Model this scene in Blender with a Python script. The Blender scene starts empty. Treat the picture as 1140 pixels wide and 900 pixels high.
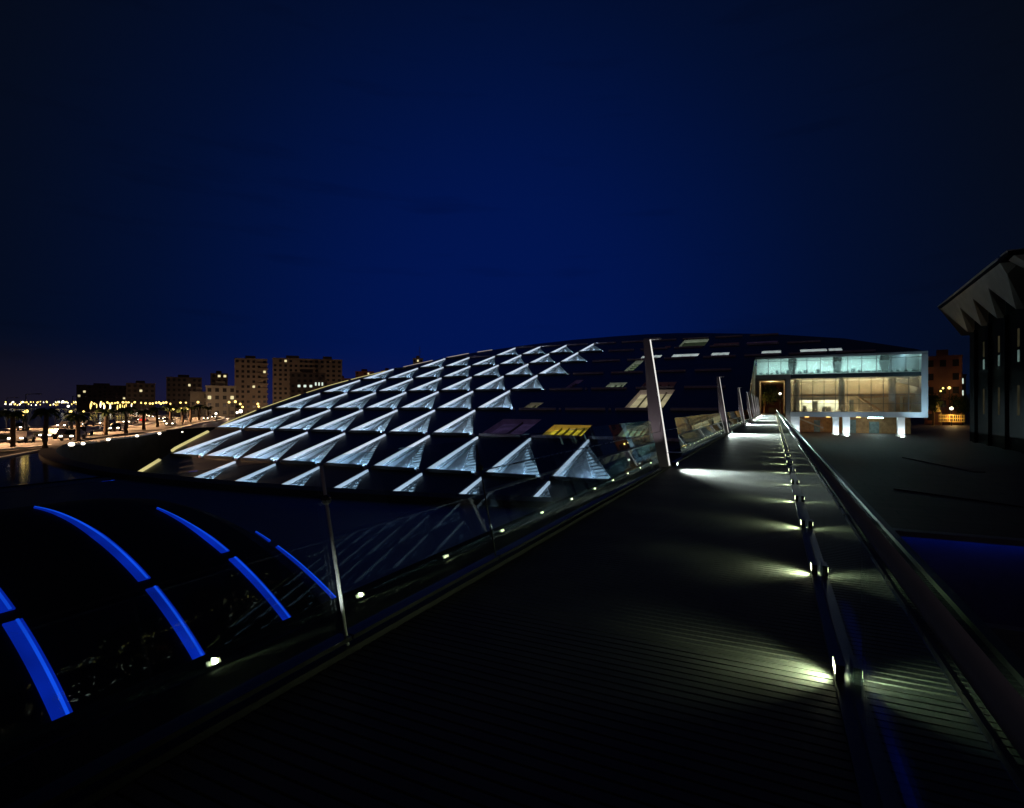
import bpy, bmesh, math, random
from mathutils import Vector, Matrix
from mathutils.geometry import tessellate_polygon
random.seed(7)
R = math.radians
sc = bpy.context.scene
col = sc.collection

# ------------------------------------------------------------------ materials
def new_mat(name):
    m = bpy.data.materials.new(name); m.use_nodes = True
    nt = m.node_tree; nt.nodes.clear()
    out = nt.nodes.new('ShaderNodeOutputMaterial')
    return m, nt, out

def pbr(name, c, rough=0.6, metal=0.0, spec=0.5, var=0.25, scale=3.0, bump=0.0, bscale=20.0):
    """principled with procedural mottling of the base colour, roughness and a fine bump"""
    m, nt, out = new_mat(name)
    b = nt.nodes.new('ShaderNodeBsdfPrincipled')
    tc = nt.nodes.new('ShaderNodeTexCoord')
    n = nt.nodes.new('ShaderNodeTexNoise'); n.inputs['Scale'].default_value = scale; n.inputs['Detail'].default_value = 6
    nt.links.new(tc.outputs['Object'], n.inputs['Vector'])
    rp = nt.nodes.new('ShaderNodeValToRGB')
    rp.color_ramp.elements[0].position = 0.3; rp.color_ramp.elements[1].position = 0.7
    rp.color_ramp.elements[0].color = (*[x * (1 - var) for x in c], 1)
    rp.color_ramp.elements[1].color = (*[min(1, x * (1 + var)) for x in c], 1)
    nt.links.new(n.outputs['Fac'], rp.inputs['Fac'])
    nt.links.new(rp.outputs['Color'], b.inputs['Base Color'])
    mr = nt.nodes.new('ShaderNodeMapRange')
    mr.inputs['To Min'].default_value = max(0.02, rough - 0.08); mr.inputs['To Max'].default_value = min(1, rough + 0.08)
    nt.links.new(n.outputs['Fac'], mr.inputs['Value']); nt.links.new(mr.outputs['Result'], b.inputs['Roughness'])
    b.inputs['Metallic'].default_value = metal
    b.inputs['Specular IOR Level'].default_value = spec
    if bump:
        n2 = nt.nodes.new('ShaderNodeTexNoise'); n2.inputs['Scale'].default_value = bscale; n2.inputs['Detail'].default_value = 4
        nt.links.new(tc.outputs['Object'], n2.inputs['Vector'])
        bp = nt.nodes.new('ShaderNodeBump'); bp.inputs['Strength'].default_value = bump
        nt.links.new(n2.outputs['Fac'], bp.inputs['Height']); nt.links.new(bp.outputs['Normal'], b.inputs['Normal'])
    nt.links.new(b.outputs[0], out.inputs[0])
    return m

def emit(name, c, s, var=0.0, scale=2.0):
    m, nt, out = new_mat(name)
    e = nt.nodes.new('ShaderNodeEmission'); e.inputs['Color'].default_value = (*c, 1); e.inputs['Strength'].default_value = s
    if var:
        tc = nt.nodes.new('ShaderNodeTexCoord'); n = nt.nodes.new('ShaderNodeTexNoise'); n.inputs['Scale'].default_value = scale
        n.inputs['Detail'].default_value = 3
        nt.links.new(tc.outputs['Object'], n.inputs['Vector'])
        mr = nt.nodes.new('ShaderNodeMapRange'); mr.inputs['From Min'].default_value = 0.3; mr.inputs['From Max'].default_value = 0.7
        mr.inputs['To Min'].default_value = s * (1 - var); mr.inputs['To Max'].default_value = s * (1 + var)
        nt.links.new(n.outputs['Fac'], mr.inputs['Value']); nt.links.new(mr.outputs['Result'], e.inputs['Strength'])
    nt.links.new(e.outputs[0], out.inputs[0])
    return m

def glass(name, tint, gain=1.0, dust=0.0):
    m, nt, out = new_mat(name)
    geo = nt.nodes.new('ShaderNodeNewGeometry')
    mr = nt.nodes.new('ShaderNodeMapRange'); mr.inputs['To Min'].default_value = 1.52; mr.inputs['To Max'].default_value = 1 / 1.52
    nt.links.new(geo.outputs['Backfacing'], mr.inputs['Value'])
    fr = nt.nodes.new('ShaderNodeFresnel'); nt.links.new(mr.outputs['Result'], fr.inputs['IOR'])
    ml = nt.nodes.new('ShaderNodeMath'); ml.operation = 'MULTIPLY'; ml.inputs[1].default_value = gain; ml.use_clamp = True
    nt.links.new(fr.outputs[0], ml.inputs[0])
    t = nt.nodes.new('ShaderNodeBsdfTransparent'); t.inputs['Color'].default_value = (*tint, 1)
    g = nt.nodes.new('ShaderNodeBsdfGlossy'); g.inputs['Roughness'].default_value = 0.0
    g.inputs['Color'].default_value = (0.95, 1, 1, 1)
    mx = nt.nodes.new('ShaderNodeMixShader')
    nt.links.new(ml.outputs[0], mx.inputs[0]); nt.links.new(t.outputs[0], mx.inputs[1]); nt.links.new(g.outputs[0], mx.inputs[2])
    last = mx
    if dust:
        d = nt.nodes.new('ShaderNodeBsdfDiffuse'); d.inputs['Color'].default_value = (0.6, 0.65, 0.65, 1)
        tc = nt.nodes.new('ShaderNodeTexCoord'); n = nt.nodes.new('ShaderNodeTexNoise'); n.inputs['Scale'].default_value = 1.6
        n.inputs['Detail'].default_value = 8; nt.links.new(tc.outputs['Object'], n.inputs['Vector'])
        m2 = nt.nodes.new('ShaderNodeMapRange'); m2.inputs['From Min'].default_value = .35; m2.inputs['From Max'].default_value = .75
        m2.inputs['To Min'].default_value = 0; m2.inputs['To Max'].default_value = dust
        nt.links.new(n.outputs['Fac'], m2.inputs['Value'])
        mx2 = nt.nodes.new('ShaderNodeMixShader')
        nt.links.new(m2.outputs['Result'], mx2.inputs[0]); nt.links.new(mx.outputs[0], mx2.inputs[1]); nt.links.new(d.outputs[0], mx2.inputs[2])
        last = mx2
    nt.links.new(last.outputs[0], out.inputs[0])
    return m

M = {}
M['roof'] = pbr('dark_roof_aluminium', (0.045, 0.05, 0.065), 0.42, 0.0, 0.5, 0.2, 0.25)
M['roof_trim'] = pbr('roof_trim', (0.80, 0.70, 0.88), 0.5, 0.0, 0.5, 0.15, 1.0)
M['white_metal'] = pbr('white_painted_metal', (0.78, 0.80, 0.83), 0.45, 0, 0.5, 0.06, 1.0)
M['reflector'] = pbr('reflector_panel', (0.72, 0.76, 0.80), 0.6, 0, 0.3, 0.14, 0.35, 0.10, 1.2)
M['louver'] = pbr('louver_metal', (0.26, 0.31, 0.36), 0.4, 0.1, 0.5, 0.1, 2)
M['cool_tube'] = emit('cool_lamp_tube', (0.52, 0.75, 1.0), 150.0)
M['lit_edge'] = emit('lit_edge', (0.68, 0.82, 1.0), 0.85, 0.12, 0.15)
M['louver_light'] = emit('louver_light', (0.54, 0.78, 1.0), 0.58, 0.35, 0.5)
M['deck'] = pbr('deck_planks', (0.072, 0.076, 0.076), 0.62, 0, 0.35, 0.45, 1.3, 0.25, 45)
M['deck_gap'] = pbr('deck_gap', (0.015, 0.015, 0.015), 0.9)
M['kerb'] = pbr('kerb_metal', (0.06, 0.06, 0.065), 0.4, 0.4, 0.5, 0.15, 4)
M['dark_metal'] = pbr('dark_painted_metal', (0.035, 0.036, 0.04), 0.35, 0.1, 0.5, 0.2, 4)
M['steel'] = pbr('brushed_steel', (0.42, 0.44, 0.43), 0.28, 0.9, 0.5, 0.1, 6)
M['post'] = pbr('polished_post', (0.75, 0.80, 0.76), 0.22, 0.9, 0.5, 0.03, 3)
M['mast'] = pbr('mast_paint', (0.62, 0.58, 0.60), 0.5, 0, 0.4, 0.08, 1.5)
M['ledge'] = pbr('ledge_stone', (0.03, 0.03, 0.032), 0.9, 0, 0.1)
M['rail'] = pbr('handrail_steel', (0.62, 0.66, 0.62), 0.38, 0.35, 0.5, 0.06, 3)
M['glass'] = glass('balustrade_glass', (0.84, 0.92, 0.96), 1.35, 0.010)
M['window_glass'] = glass('window_glass', (0.93, 0.97, 0.96), 1.0)
def milky(name, fac):
    m = glass(name, (0.95, 0.98, 0.97), 1.0); nt = m.node_tree
    out = [n for n in nt.nodes if n.type == 'OUTPUT_MATERIAL'][0]; src = out.inputs[0].links[0].from_socket
    t = nt.nodes.new('ShaderNodeBsdfTranslucent'); t.inputs['Color'].default_value = (0.85, 0.9, 0.86, 1)
    x = nt.nodes.new('ShaderNodeMixShader'); x.inputs[0].default_value = fac
    nt.links.new(src, x.inputs[1]); nt.links.new(t.outputs[0], x.inputs[2]); nt.links.new(x.outputs[0], out.inputs[0])
    return m
M['milky'] = milky('milky_facade_glass', 0.20)
M['milky_light'] = milky('light_milky_glass', 0.10)
M['step_lens'] = emit('step_light_lens', (0.95, 1.0, 0.55), 8.0)
M['flood_lens'] = emit('floodlight_lens', (0.86, 1.0, 0.86), 30.0)
M['blue_reflection'] = None
M['concrete'] = pbr('pale_concrete', (0.34, 0.32, 0.30), 0.8, 0, 0.2, 0.15, 0.8, 0.1, 30)
M['dark_stone'] = pbr('dark_stone', (0.065, 0.065, 0.07), 0.75, 0, 0.3, 0.3, 0.6, 0.15, 12)
M['ground'] = pbr('ground_stone', (0.045, 0.045, 0.048), 0.42, 0, 0.4, 0.3, 0.4)
M['facade'] = pbr('facade_panel', (0.42, 0.45, 0.48), 0.55, 0, 0.4, 0.08, 0.5)
M['beige'] = pbr('beige_stone_wall', (0.42, 0.36, 0.27), 0.8, 0, 0.2, 0.15, 0.6)
M['spandrel'] = pbr('spandrel_glass', (0.05, 0.075, 0.085), 0.15, 0, 0.6, 0.1, 1)
M['column_white'] = pbr('white_column', (0.75, 0.78, 0.8), 0.6, 0, 0.3, 0.06, 1)
M['mullion'] = pbr('mullion', (0.10, 0.10, 0.10), 0.5, 0.2)
M['plaster'] = pbr('room_plaster', (0.62, 0.66, 0.64), 0.85, 0, 0.2, 0.08, 0.4)
M['wood'] = pbr('warm_wood', (0.36, 0.20, 0.09), 0.6, 0, 0.3, 0.3, 1.5)
M['furniture'] = pbr('dark_furniture', (0.16, 0.22, 0.23), 0.6, 0, 0.3, 0.3, 2)
M['cyan_lamp'] = emit('cyan_ceiling_lamp', (0.60, 1.0, 0.96), 46.0)
M['warm_lamp'] = emit('warm_ceiling_lamp', (1.0, 0.85, 0.48), 80.0)
M['amber_lamp'] = emit('amber_lamp', (1.0, 0.55, 0.12), 14.0)
M['win_yellow'] = emit('lit_yellow_interior', (1.0, 0.70, 0.05), 0.80, 0.55, 0.9)
M['win_green'] = emit('lit_green_interior', (0.52, 0.74, 0.40), 0.5, 0.5, 0.7)
M['win_white'] = emit('lit_white_interior', (0.86, 1.0, 0.95), 1.25, 0.1, 0.4)
M['win_olive'] = emit('lit_olive_interior', (0.55, 0.60, 0.28), 0.38, 0.6, 1.0)
M['win_tan'] = emit('lit_tan_interior', (0.70, 0.62, 0.36), 0.42, 0.5, 0.35)
M['win_purple'] = emit('dim_purple_blind', (0.32, 0.22, 0.62), 0.05, 0.4, 0.6)
M['win_red'] = emit('dim_red_interior', (0.5, 0.16, 0.10), 0.035, 0.7, 0.5)
M['edge_yellow'] = emit('edge_light_yellow', (1.0, 0.88, 0.36), 0.62, 0.15, 0.3)
M['edge_pink'] = emit('edge_light_pale', (1.0, 0.82, 0.70), 0.42, 0.15, 0.3)
M['water'] = pbr('still_water', (0.003, 0.004, 0.005), 0.12, 0, 0.10, 0.1, 1, 0.06, 1.1)
M['sea'] = pbr('sea_water', (0.004, 0.006, 0.010), 0.2, 0, 0.5, 0.2, 0.2, 0.3, 0.5)
M['backdrop'] = pbr('backdrop_skin', (0.012, 0.013, 0.016), 0.75, 0, 0.15, 0.2, 0.6)
M['plaza'] = None
M['asphalt'] = pbr('asphalt', (0.055, 0.053, 0.05), 0.8, 0, 0.3, 0.3, 0.5, 0.2, 30)
M['road'] = pbr('pale_concrete_road', (0.08, 0.072, 0.066), 0.7, 0, 0.3, 0.2, 0.5, 0.1, 30)
M['paving'] = pbr('promenade_paving', (0.10, 0.095, 0.09), 0.8, 0, 0.2, 0.3, 0.4)
M['grass'] = pbr('lawn', (0.05, 0.075, 0.03), 0.95, 0, 0.1, 0.4, 1.2)
M['city'] = pbr('city_render', (0.36, 0.28, 0.21), 0.85, 0, 0.1, 0.15, 0.15)
M['city_pale'] = pbr('city_pale_render', (0.48, 0.43, 0.34), 0.85, 0, 0.1, 0.12, 0.2)
M['city_dark'] = pbr('city_dark_render', (0.16, 0.13, 0.12), 0.85, 0, 0.1, 0.2, 0.15)
M['city_red'] = pbr('city_red_render', (0.34, 0.16, 0.12), 0.85, 0, 0.1, 0.15, 0.2)
M['city_win'] = pbr('city_window', (0.02, 0.018, 0.02), 0.3, 0, 0.5)
M['city_lit'] = emit('city_lit_window', (1.0, 0.86, 0.45), 0.9)
M['city_lit_cool'] = emit('city_cool_window', (0.85, 1.0, 0.85), 0.9)
M['sodium'] = emit('sodium_globe', (1.0, 0.70, 0.18), 3.2)
M['white_globe'] = emit('white_globe', (1.0, 0.92, 0.72), 4.0)
M['headlight'] = emit('headlight', (1.0, 0.88, 0.66), 12.0)
M['taillight'] = emit('taillight', (1.0, 0.05, 0.03), 1.2)
M['trunk'] = pbr('palm_trunk', (0.075, 0.055, 0.04), 0.95, 0, 0.1, 0.35, 2, 0.4, 8)
M['leaf'] = pbr('leaf', (0.045, 0.075, 0.025), 0.8, 0, 0.2, 0.45, 1.2)
M['hall_crown'] = pbr('hall_crown_concrete', (0.40, 0.35, 0.28), 0.8, 0, 0.2, 0.12, 0.5)
M['hall_dark'] = pbr('hall_dark_wall', (0.007, 0.007, 0.008), 0.8, 0, 0.04, 0.2, 0.6)
M['hall_win'] = emit('hall_window', (0.55, 0.85, 0.78), 0.13, 0.5, 0.6)
M['hall_win_warm'] = emit('hall_window_warm', (0.85, 0.75, 0.42), 0.022, 0.6, 0.6)
M['screen'] = emit('sign_white', (0.9, 0.97, 1.0), 0.9, 0.15, 0.7)
M['court'] = pbr('court_wall', (0.20, 0.21, 0.24), 0.6, 0, 0.3, 0.2, 0.7)
M['blue_tube'] = emit('blue_neon', (0.0, 0.06, 1.0), 2.0)
M['blue_dim'] = emit('dim_blue_reflection', (0.0, 0.05, 1.0), 0.09, 0.8, 1.2)
M['canopy'] = pbr('tent_cloth', (0.65, 0.5, 0.2), 0.9)
M['carpaint'] = [pbr('car_paint_%s' % n, c, 0.25, 0.2, 0.5, 0.05) for n, c in
                 (('grey', (0.12, 0.12, 0.12)), ('red', (0.45, 0.03, 0.03)), ('dark', (0.05, 0.05, 0.06)))]
M['rubber'] = pbr('rubber', (0.02, 0.02, 0.02), 0.9)

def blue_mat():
    """emissive band imitating a blue reflection in the glass; noise varies its strength"""
    m, nt, out = new_mat('blue_reflection_band')
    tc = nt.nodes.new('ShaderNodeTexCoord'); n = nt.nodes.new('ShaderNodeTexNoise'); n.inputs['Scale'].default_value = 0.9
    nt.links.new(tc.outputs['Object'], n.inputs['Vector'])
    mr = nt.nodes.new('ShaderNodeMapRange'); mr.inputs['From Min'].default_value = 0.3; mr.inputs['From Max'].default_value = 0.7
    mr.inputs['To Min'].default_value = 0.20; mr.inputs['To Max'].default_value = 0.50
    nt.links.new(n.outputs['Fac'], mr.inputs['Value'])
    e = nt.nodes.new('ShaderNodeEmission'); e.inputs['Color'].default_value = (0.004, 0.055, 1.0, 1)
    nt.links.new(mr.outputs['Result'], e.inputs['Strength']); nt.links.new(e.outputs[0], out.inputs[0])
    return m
M['blue_reflection'] = blue_mat()
M['blue_core'] = emit('blue_reflection_core', (0.008, 0.10, 1.0), 0.85, 0.3, 0.8)  # brighter line within the imitated blue reflection

def plaza_mat():
    m, nt, out = new_mat('plaza_paving')
    b = nt.nodes.new('ShaderNodeBsdfPrincipled'); tc = nt.nodes.new('ShaderNodeTexCoord')
    br = nt.nodes.new('ShaderNodeTexBrick'); br.inputs['Scale'].default_value = 1.0
    br.inputs['Brick Width'].default_value = 3.0; br.inputs['Row Height'].default_value = 1.2; br.inputs['Mortar Size'].default_value = 0.05
    br.inputs['Color1'].default_value = (0.075, 0.050, 0.047, 1); br.inputs['Color2'].default_value = (0.056, 0.037, 0.036, 1)
    br.inputs['Mortar'].default_value = (0.025, 0.022, 0.022, 1)
    nt.links.new(tc.outputs['Object'], br.inputs['Vector']); nt.links.new(br.outputs['Color'], b.inputs['Base Color'])
    b.inputs['Roughness'].default_value = 0.65
    nt.links.new(b.outputs[0], out.inputs[0]); return m
M['plaza'] = plaza_mat()

# ------------------------------------------------------------------ mesh helpers
class MB:
    def __init__(s): s.v = []; s.f = []
    def add(s, vs, fs):
        o = len(s.v); s.v += [tuple(x) for x in vs]; s.f += [tuple(i + o for i in f) for f in fs]; return s
    def box(s, x0, x1, y0, y1, z0, z1):
        return s.add([(x0, y0, z0), (x1, y0, z0), (x1, y1, z0), (x0, y1, z0), (x0, y0, z1), (x1, y0, z1), (x1, y1, z1), (x0, y1, z1)],
                     [(0, 3, 2, 1), (4, 5, 6, 7), (0, 1, 5, 4), (1, 2, 6, 5), (2, 3, 7, 6), (3, 0, 4, 7)])
    def hexa(s, p):
        return s.add(p, [(0, 3, 2, 1), (4, 5, 6, 7), (0, 1, 5, 4), (1, 2, 6, 5), (2, 3, 7, 6), (3, 0, 4, 7)])
    def poly(s, pts): return s.add(pts, [tuple(range(len(pts)))])
    def bar(s, a, b, w, h, up=(0, 0, 1)):
        a = Vector(a); b = Vector(b); d = (b - a).normalized(); u = Vector(up)
        sd = d.cross(u)
        sd = sd.normalized() if sd.length > 1e-5 else Vector((1, 0, 0))
        u = sd.cross(d).normalized(); p = []
        for q in (a, b):
            p += [q - sd * w / 2 - u * h / 2, q + sd * w / 2 - u * h / 2, q + sd * w / 2 + u * h / 2, q - sd * w / 2 + u * h / 2]
        return s.add(p, [(0, 1, 2, 3), (7, 6, 5, 4), (0, 4, 5, 1), (1, 5, 6, 2), (2, 6, 7, 3), (3, 7, 4, 0)])
    def tube(s, pts, r, n=8, cap=True, r2=None):
        pts = [Vector(p) for p in pts]; rings = []; o = len(s.v)
        for k, p in enumerate(pts):
            d = (pts[min(k + 1, len(pts) - 1)] - pts[max(k - 1, 0)]).normalized()
            a = d.cross(Vector((0, 0, 1)))
            a = a.normalized() if a.length > 1e-3 else Vector((1, 0, 0))
            b = d.cross(a)
            rr = r if r2 is None else r + (r2 - r) * k / (len(pts) - 1)
            s.v += [tuple(p + a * rr * math.cos(2 * math.pi * i / n) + b * rr * math.sin(2 * math.pi * i / n)) for i in range(n)]
        for k in range(len(pts) - 1):
            for i in range(n):
                j = (i + 1) % n
                s.f.append((o + k * n + i, o + k * n + j, o + (k + 1) * n + j, o + (k + 1) * n + i))
        if cap:
            s.f.append(tuple(o + i for i in range(n))[::-1]); s.f.append(tuple(o + (len(pts) - 1) * n + i for i in range(n)))
        return s
    def ball(s, c, r, n=10, m=6, sz=1.0):
        o = len(s.v)
        for k in range(m + 1):
            t = math.pi * k / m
            for i in range(n):
                p = 2 * math.pi * i / n
                s.v.append((c[0] + r * math.sin(t) * math.cos(p), c[1] + r * math.sin(t) * math.sin(p), c[2] + r * sz * math.cos(t)))
        for k in range(m):
            for i in range(n):
                j = (i + 1) % n
                s.f.append((o + k * n + i, o + (k + 1) * n + i, o + (k + 1) * n + j, o + k * n + j))
        return s
    def build(s, name, mat, parent=None, smooth=False, mats=None):
        me = bpy.data.meshes.new(name); me.from_pydata(s.v, [], s.f); me.validate()
        if mat is not None: me.materials.append(mat)
        bm = bmesh.new(); bm.from_mesh(me)
        bmesh.ops.recalc_face_normals(bm, faces=bm.faces); bm.to_mesh(me); bm.free()
        if smooth:
            for p in me.polygons: p.use_smooth = True
        o = bpy.data.objects.new(name, me); col.objects.link(o)
        if parent is not None: o.parent = parent
        return o

def empty(name, loc=(0, 0, 0), rz=0.0):
    o = bpy.data.objects.new(name, None); o.empty_display_size = 0.3; col.objects.link(o)
    o.location = loc; o.rotation_euler = (0, 0, rz); return o

def tag(o, label=None, cat=None, group=None, kind=None):
    if label: o['label'] = label
    if cat: o['category'] = cat
    if group: o['group'] = group
    if kind: o['kind'] = kind
    return o

def copy_tree(o, parent=None):
    c = o.copy(); col.objects.link(c); c.parent = parent
    for ch in list(o.children): copy_tree(ch, c)
    return c

def sheet(name, polys, z, mat, kind='structure'):
    """flat sheet: polys = [outline, hole, ...]"""
    tri = tessellate_polygon([[Vector((x, y, 0)) for x, y in p] for p in polys])
    pts = [q for p in polys for q in p]
    b = MB(); b.v = [(x, y, z) for x, y in pts]; b.f = [tuple(t) for t in tri]
    o = b.build(name, mat)
    for p in o.data.polygons:
        pass
    if o.data.polygons and o.data.polygons[0].normal.z < 0: o.data.flip_normals()
    return tag(o, kind=kind)

def lamp(name, kind, loc, energy, color, parent=None, rot=None, size=None, spot=None, blend=0.5, target=None):
    l = bpy.data.lights.new(name, kind); l.energy = energy; l.color = color
    if kind == 'POINT': l.shadow_soft_size = size or 0.0
    if kind == 'SPOT':
        l.spot_size = spot; l.spot_blend = blend; l.shadow_soft_size = size or 0.02
    o = bpy.data.objects.new(name, l); col.objects.link(o); o.location = loc
    if target is not None:
        o.rotation_euler = (Vector(target) - Vector(loc)).to_track_quat('-Z', 'Y').to_euler()
    if parent is not None: o.parent = parent
    return o

ORD = ['nearest', 'second', 'third', 'fourth', 'fifth', 'sixth', 'seventh', 'eighth', 'ninth', 'tenth', 'eleventh', 'twelfth']

# ------------------------------------------------------------------ camera, sky, render
cam = bpy.data.cameras.new('camera'); co = bpy.data.objects.new('camera', cam); col.objects.link(co)
YAW = 0.449403
co.location = (0, 0, 1.6); co.rotation_euler = (math.pi / 2, 0, YAW)
cam.sensor_width = 36; cam.lens = 605.24 / 1140 * 36; cam.shift_y = 3.04 / 1140
cam.clip_start = 0.05; cam.clip_end = 8000
sc.camera = co
sc.view_settings.view_transform = 'Standard'; sc.view_settings.look = 'None'
sc.view_settings.exposure = 0; sc.view_settings.gamma = 1
try: sc.view_settings.use_curve_mapping = False
except Exception: pass
cy = sc.cycles
cy.use_denoising = True
cy.max_bounces = 8; cy.diffuse_bounces = 3; cy.glossy_bounces = 4; cy.transparent_max_bounces = 24
cy.sample_clamp_indirect = 3.0; cy.sample_clamp_direct = 0.0; cy.blur_glossy = 0.5
cy.caustics_reflective = False; cy.caustics_refractive = False

w = bpy.data.worlds.new('World'); sc.world = w; w.use_nodes = True
nt = w.node_tree; nt.nodes.clear()
wo = nt.nodes.new('ShaderNodeOutputWorld'); bg = nt.nodes.new('ShaderNodeBackground')
tc = nt.nodes.new('ShaderNodeTexCoord')
az = YAW + 0.03; el = R(7)
gl = Vector((-math.sin(az) * math.cos(el), math.cos(az) * math.cos(el), math.sin(el)))
dp = nt.nodes.new('ShaderNodeVectorMath'); dp.operation = 'DOT_PRODUCT'; dp.inputs[1].default_value = gl
nt.links.new(tc.outputs['Generated'], dp.inputs[0])
rp = nt.nodes.new('ShaderNodeValToRGB'); rp.color_ramp.interpolation = 'B_SPLINE'
el_ = rp.color_ramp.elements
stops = [(0.0, (.0012, .0013, .0022)), (0.48, (.0024, .0028, .0038)), (0.62, (.0020, .0030, .0056)), (0.74, (.0014, .0036, .0115)), (0.85, (.0006, .0044, .027)), (0.93, (.0004, .0060, .052)), (1.0, (.0004, .0074, .086))]
el_[0].position = stops[0][0]; el_[0].color = (*stops[0][1], 1)
el_[1].position = stops[-1][0]; el_[1].color = (*stops[-1][1], 1)
for p, c in stops[1:-1]:
    e = el_.new(p); e.color = (*c, 1)
nt.links.new(dp.outputs['Value'], rp.inputs['Fac'])
# faint streaks of cloud low in the sky
mp = nt.nodes.new('ShaderNodeMapping'); mp.inputs['Scale'].default_value = (2.0, 2.0, 16.0)
nt.links.new(tc.outputs['Generated'], mp.inputs['Vector'])
nz = nt.nodes.new('ShaderNodeTexNoise'); nz.inputs['Scale'].default_value = 2.2; nz.inputs['Detail'].default_value = 5
nt.links.new(mp.outputs[0], nz.inputs['Vector'])
mr = nt.nodes.new('ShaderNodeMapRange'); mr.inputs['From Min'].default_value = .58; mr.inputs['From Max'].default_value = .8
mr.inputs['To Min'].default_value = 1.0; mr.inputs['To Max'].default_value = 0.80
nt.links.new(nz.outputs['Fac'], mr.inputs['Value'])
mu = nt.nodes.new('ShaderNodeMixRGB'); mu.blend_type = 'MULTIPLY'; mu.inputs['Fac'].default_value = 1
nt.links.new(rp.outputs['Color'], mu.inputs['Color1']); nt.links.new(mr.outputs['Result'], mu.inputs['Color2'])
# city glow low behind and to the right of the bridge
gd = nt.nodes.new('ShaderNodeVectorMath'); gd.operation = 'DOT_PRODUCT'; gd.inputs[1].default_value = (0.55, -0.82, 0.12)
nt.links.new(tc.outputs['Generated'], gd.inputs[0])
gr = nt.nodes.new('ShaderNodeMapRange'); gr.interpolation_type = 'SMOOTHSTEP'
gr.inputs['From Min'].default_value = 0.1; gr.inputs['From Max'].default_value = 1.0
nt.links.new(gd.outputs['Value'], gr.inputs['Value'])
gm = nt.nodes.new('ShaderNodeMixRGB'); gm.blend_type = 'ADD'; gm.inputs['Color2'].default_value = (0.016, 0.011, 0.014, 1)
nt.links.new(gr.outputs['Result'], gm.inputs['Fac']); nt.links.new(mu.outputs['Color'], gm.inputs['Color1'])
sx = nt.nodes.new('ShaderNodeSeparateXYZ'); nt.links.new(tc.outputs['Generated'], sx.inputs[0])
hr = nt.nodes.new('ShaderNodeMapRange'); hr.interpolation_type = 'SMOOTHERSTEP'
hr.inputs['From Min'].default_value = 0.13; hr.inputs['From Max'].default_value = -0.02
nt.links.new(sx.outputs['Z'], hr.inputs['Value'])
ha = nt.nodes.new('ShaderNodeMapRange'); ha.interpolation_type = 'SMOOTHSTEP'      # city haze over the bay, to the left
ha.inputs['From Min'].default_value = -0.2; ha.inputs['From Max'].default_value = -0.95
nt.links.new(sx.outputs['X'], ha.inputs['Value'])
hm = nt.nodes.new('ShaderNodeMath'); hm.operation = 'MULTIPLY'
nt.links.new(hr.outputs['Result'], hm.inputs[0]); nt.links.new(ha.outputs['Result'], hm.inputs[1])
gh = nt.nodes.new('ShaderNodeMixRGB'); gh.blend_type = 'ADD'; gh.inputs['Color2'].default_value = (0.0085, 0.0042, 0.0025, 1)
nt.links.new(hm.outputs[0], gh.inputs['Fac']); nt.links.new(gm.outputs['Color'], gh.inputs['Color1'])
nt.links.new(gh.outputs['Color'], bg.inputs['Color']); bg.inputs['Strength'].default_value = 1.0
nt.links.new(bg.outputs[0], wo.inputs[0])

# ------------------------------------------------------------------ the tilted disc: grid frame
S = 8.5; TH = 0.265219; X0, Y0, Z0, HH = -3.81267, 5.05399, -1.41520, 1.71730
L = HH * S
CT, ST = math.cos(TH), math.sin(TH)
def P(i, j, h=0.0):
    return Vector(((X0 + i) * S, (Y0 + j * HH * CT) * S - h * ST, 1.6 + (Z0 + j * HH * ST) * S + h * CT))
def ix(x): return x / S - X0
def jy(y): return (y / S - Y0) / (HH * CT)

# ------------------------------------------------------------------ ground, basin, water
RIMC, RIMR = (-31.0, 105.0), 83.0
def arc(r, a0, a1, n=96):
    return [(RIMC[0] + r * math.cos(a0 + (a1 - a0) * k / n), RIMC[1] + r * math.sin(a0 + (a1 - a0) * k / n)) for k in range(n + 1)]
XB = -4.2                                     # the bridge side of the basin
def basin_poly(r):
    a = math.acos((XB - RIMC[0]) / r)         # from upper crossing round the left to the lower crossing
    return arc(r, a, 2 * math.pi - a)
hole = basin_poly(RIMR)
GZ = -3.1
sheet('ground', [[(XB, -600), (XB, 4500), (-4500, 4500), (-4500, -600)], hole], GZ, M['ground'])
COURT = (4.3, 11.5, 18.0, 30.7)
sheet('plaza', [[(XB, -600), (4500, -600), (4500, 4500), (XB, 4500)], [(COURT[0], COURT[2]), (COURT[1], COURT[2]), (COURT[1], COURT[3]), (COURT[0], COURT[3])]], -4.1, M['plaza'])
b = MB(); b.poly([(XB, -600, GZ), (XB, 4500, GZ), (XB, 4500, -9.8), (XB, -600, -9.8)])
tag(b.build('retaining_wall', M['dark_stone']), 'long dark retaining wall below the footbridge at the basin', 'wall')
# basin wall with a rim
b = MB(); n = len(hole)
ro, ri = basin_poly(RIMR + 1.3), basin_poly(RIMR)
for k in range(n - 1):
    q = [ri[k], ri[k + 1], ro[k + 1], ro[k]]
    b.poly([(x, y, GZ + .28) for x, y in q])
    b.poly([(*ri[k], GZ + .28), (*ri[k + 1], GZ + .28), (*ri[k + 1], -9.8), (*ri[k], -9.8)])
    b.poly([(*ro[k], GZ + .28), (*ro[k + 1], GZ + .28), (*ro[k + 1], GZ - .2), (*ro[k], GZ - .2)])
tag(b.build('basin_wall', M['dark_stone']), 'curved grey stone basin wall ringing the tilted glass disc', 'wall')
sheet('water', [basin_poly(RIMR - 0.02)], -9.6, M['water'])
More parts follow.
